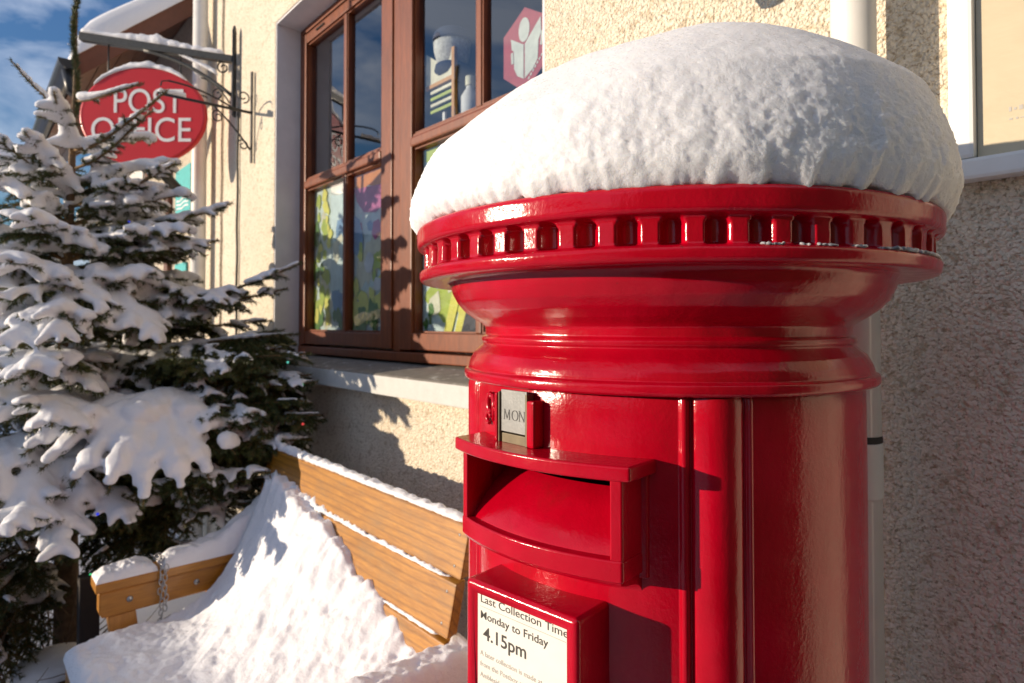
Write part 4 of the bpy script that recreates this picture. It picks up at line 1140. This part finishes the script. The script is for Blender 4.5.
# bare low boughs near the ground
for k in range(26):
    a = rng.uniform(-3.0, -.6); L = rng.uniform(.45, .95); A = trunkpt(rng.uniform(.30, .85))
    branch(A, A+Vector((math.cos(a)*L, math.sin(a)*L, -L*rng.uniform(.1, .4))), .03, 1, .22, .02, wid=.26, step=.075, dens=1000)
# leader
lead = [trunkpt(2.35+.08*i)+Vector((0, .01*math.sin(i), 0)) for i in range(11)]
for i in range(10): needle_run(lead[i], lead[i+1], 4200, .026)
for i in range(0, 10): 
    for s in range(2):
        a = rng.random()*6.28; blobs.append((lead[i]+Vector((math.cos(a)*.008-.003, math.sin(a)*.008-.008, .03*s)), .010))
MBt = MB(); tz = [0, .3, .8, 1.3, 1.8, 2.2, 2.5, 2.9, 3.15]
MBt.tube([trunkpt(t_) for t_ in tz], [.052, .046, .038, .030, .020, .013, .007, .0045, .003], 12)
def TR(o): o.parent = tree; o.location = -TP; return o
TR(MBt.build('trunk', M['bark'])); TR(wood.build('branches', M['twig']))
P = np.vstack(NP); D = np.vstack(ND); L = np.concatenate(NL)[:, None]
side = np.cross(D, rng.normal(size=D.shape)); side /= np.linalg.norm(side, axis=1)[:, None]
wd = .0014
V = np.stack([P-side*wd, P+side*wd, P+D*L*.6+side*wd*.9, P+D*L], 1).reshape(-1, 3)
n = len(P); F_ = np.arange(n*4).reshape(n, 4)
print('needles', n, 'blobs', len(blobs))
TR(link('foliage', from_arrays(V, F_), M['needle']))
# snow on the tree: overlapping lumps fused by a voxel remesh
bm = bmesh.new(); bmesh.ops.create_icosphere(bm, subdivisions=1, radius=1)
sv = np.array([v.co[:] for v in bm.verts]); sf_ = np.array([[v.index for v in f.verts] for f in bm.faces]); bm.free()
bp_ = np.array([b[0][:] for b in blobs]); br = np.array([b[1] for b in blobs])
V = (sv[None]*np.stack([br*1.12, br*1.12, br*.80], 1)[:, None, :]+bp_[:, None, :]).reshape(-1, 3)
F_ = (sf_[None]+(np.arange(len(br))*len(sv))[:, None, None]).reshape(-1, 3)
ts = link('snow', from_arrays(V, F_), M['snow_soft'], None, True)
md = ts.modifiers.new('fuse', 'REMESH'); md.mode = 'VOXEL'; md.voxel_size = .0085; md.use_smooth_shade = True
md = ts.modifiers.new('soft', 'SMOOTH'); md.factor = .6; md.iterations = 5
tag(ts, 'soft clumps of snow lying on the spruce branches', 'snow')

# fairy lights on the tree
fl = empty('light_string', (-2.7, .9, 1.4), 'dark string of tiny fairy lights woven through the spruce', 'fairy lights')
wp = []
for i in range(60):
    t = i/59; wp.append((-2.95+.45*t+2.7-.0, .733+.30*t-.9, .004*math.sin(i)-.012*math.sin(math.pi*t)))
MB().tube(wp, .0035, 6).build('wire', plain('twisted_wire', (.16, .12, .03), .6, 0, .8, 160), fl)
for i, (x, y, z_, c) in enumerate([(-2.45, .98, 1.33, 0), (-2.40, 1.02, 1.24, 1), (-2.42, .34, .86, 2), (-2.62, .35, .60, 1), (-2.9, .5, 1.9, 2), (-2.3, .98, 1.10, 3), (-2.7, .3, 1.2, 2)]):
    cc = [(.1, .5, .4), (.05, .6, .2), (.02, .04, .6), (.6, .05, .05)][c]
    m_, nt_, b_ = newmat('bulb'); b_.inputs['Base Color'].default_value = (*cc, 1); b_.inputs['Emission Color'].default_value = (*cc, 1); b_.inputs['Emission Strength'].default_value = .8
    bmm = bmesh.new(); bmesh.ops.create_uvsphere(bmm, u_segments=10, v_segments=8, radius=.005); q = MB(); q.bm(bmm, sm=True)
    o = q.build('bulb', m_, fl); o.location = (x+2.7, y-.9, z_-1.4)

# ------------------------------------------------------------------ bottom left clutter
pt = empty('timber_post', (-2.62, .345, 0), 'dark timber stake standing under the spruce beside the bench arm', 'post')
MB().box(-.03, .03, -.03, .03, 0, .60, bev=.004).build('post_shaft', plain('dark_timber', (.025, .018, .014), .8), pt)
sp = empty('snowy_stump', (-2.86, .27, 0), 'low dark log capped with snow at the foot of the tree', 'log')
lathe([(0, 0), (.12, 0), (.11, .1), (.10, .20), (.0, .205)], 20).build('stump', M['bark'], sp)
cs = lathe([(0.105, .195), (.125, .205), (.125, .225), (.10, .25), (.05, .262), (.0, .265)], 24).build('snow_top', M['snow_soft'], sp)
tw = MB()
for i in range(75):
    a = random.uniform(0, 6.28); p = Vector((-3.05+random.uniform(-.45, .35), .20+random.uniform(-.25, .25), 0)); pts = [p]
    d_ = Vector((math.cos(a)*.5, math.sin(a)*.5, 1))
    for k in range(8): d_ = (d_+Vector((random.uniform(-.3, .3), random.uniform(-.3, .3), random.uniform(-.25, .1)))).normalized(); pts.append(pts[-1]+d_*.065)
    tw.tube(pts, [.004*(1-k/10) for k in range(9)], 5)
tag(tw.build('bare_shrub', M['bark']), 'leafless dark shrub twigs in blue shade under the spruce', 'shrub')

# ------------------------------------------------------------------ house over the road (seen mirrored in the window)
hs = empty('house', (-19, -6.5, 0), 'grey house with snowy roof across the road, mirrored in the window', 'house')
MB().box(-3, 3, -2.5, 2.5, 0, 4.2).build('wall', plain('grey_render', (.30, .28, .26), .8), hs)
MB().prism([(-2.8, 4.1), (2.8, 4.1), (0, 6.2)], 'x', -3.2, 3.2).build('roof', M['snow_soft'], hs)
for x in (-1.8, 0, 1.8):
    MB().box(x-.4, x+.4, 2.49, 2.53, 2.4, 3.5).build('window', M['gutter'], hs)

hd = empty('fill_blocker', (2.9, -1.0, 0), 'unseen tall dark green block added to cut bounced light from the right', 'fill_blocker')  # unseen, added to keep bounced light off the right side of the box
MB().box(-1.5, 1.6, -3.2, 2.7, 0, 3.0, bev=.12).build('blocker_mass', plain('blocker_green', (.018, .030, .011), .95, 0, .5, 12, 1, 40), hd)
gw = empty('shade_wall', (-8, -9, 0), 'unseen long stone wall added across the road to shade the ground', 'wall')  # unseen wall, added so the low sun leaves the ground in shade
MB().box(-16, 22, -.2, .2, 0, 1.98, bev=.03).build('wall', plain('field_stone', (.22, .20, .18), .9, 0, .4, 3, 1, 20), gw)
MB().box(-16.05, 22.05, -.26, .26, 1.985, 2.05, bev=.02).build('coping', M['slate'], gw)
# ------------------------------------------------------------------ render settings
scene.render.engine = 'CYCLES'
scene.cycles.max_bounces = 8; scene.cycles.transparent_max_bounces = 12
scene.render.film_transparent = False
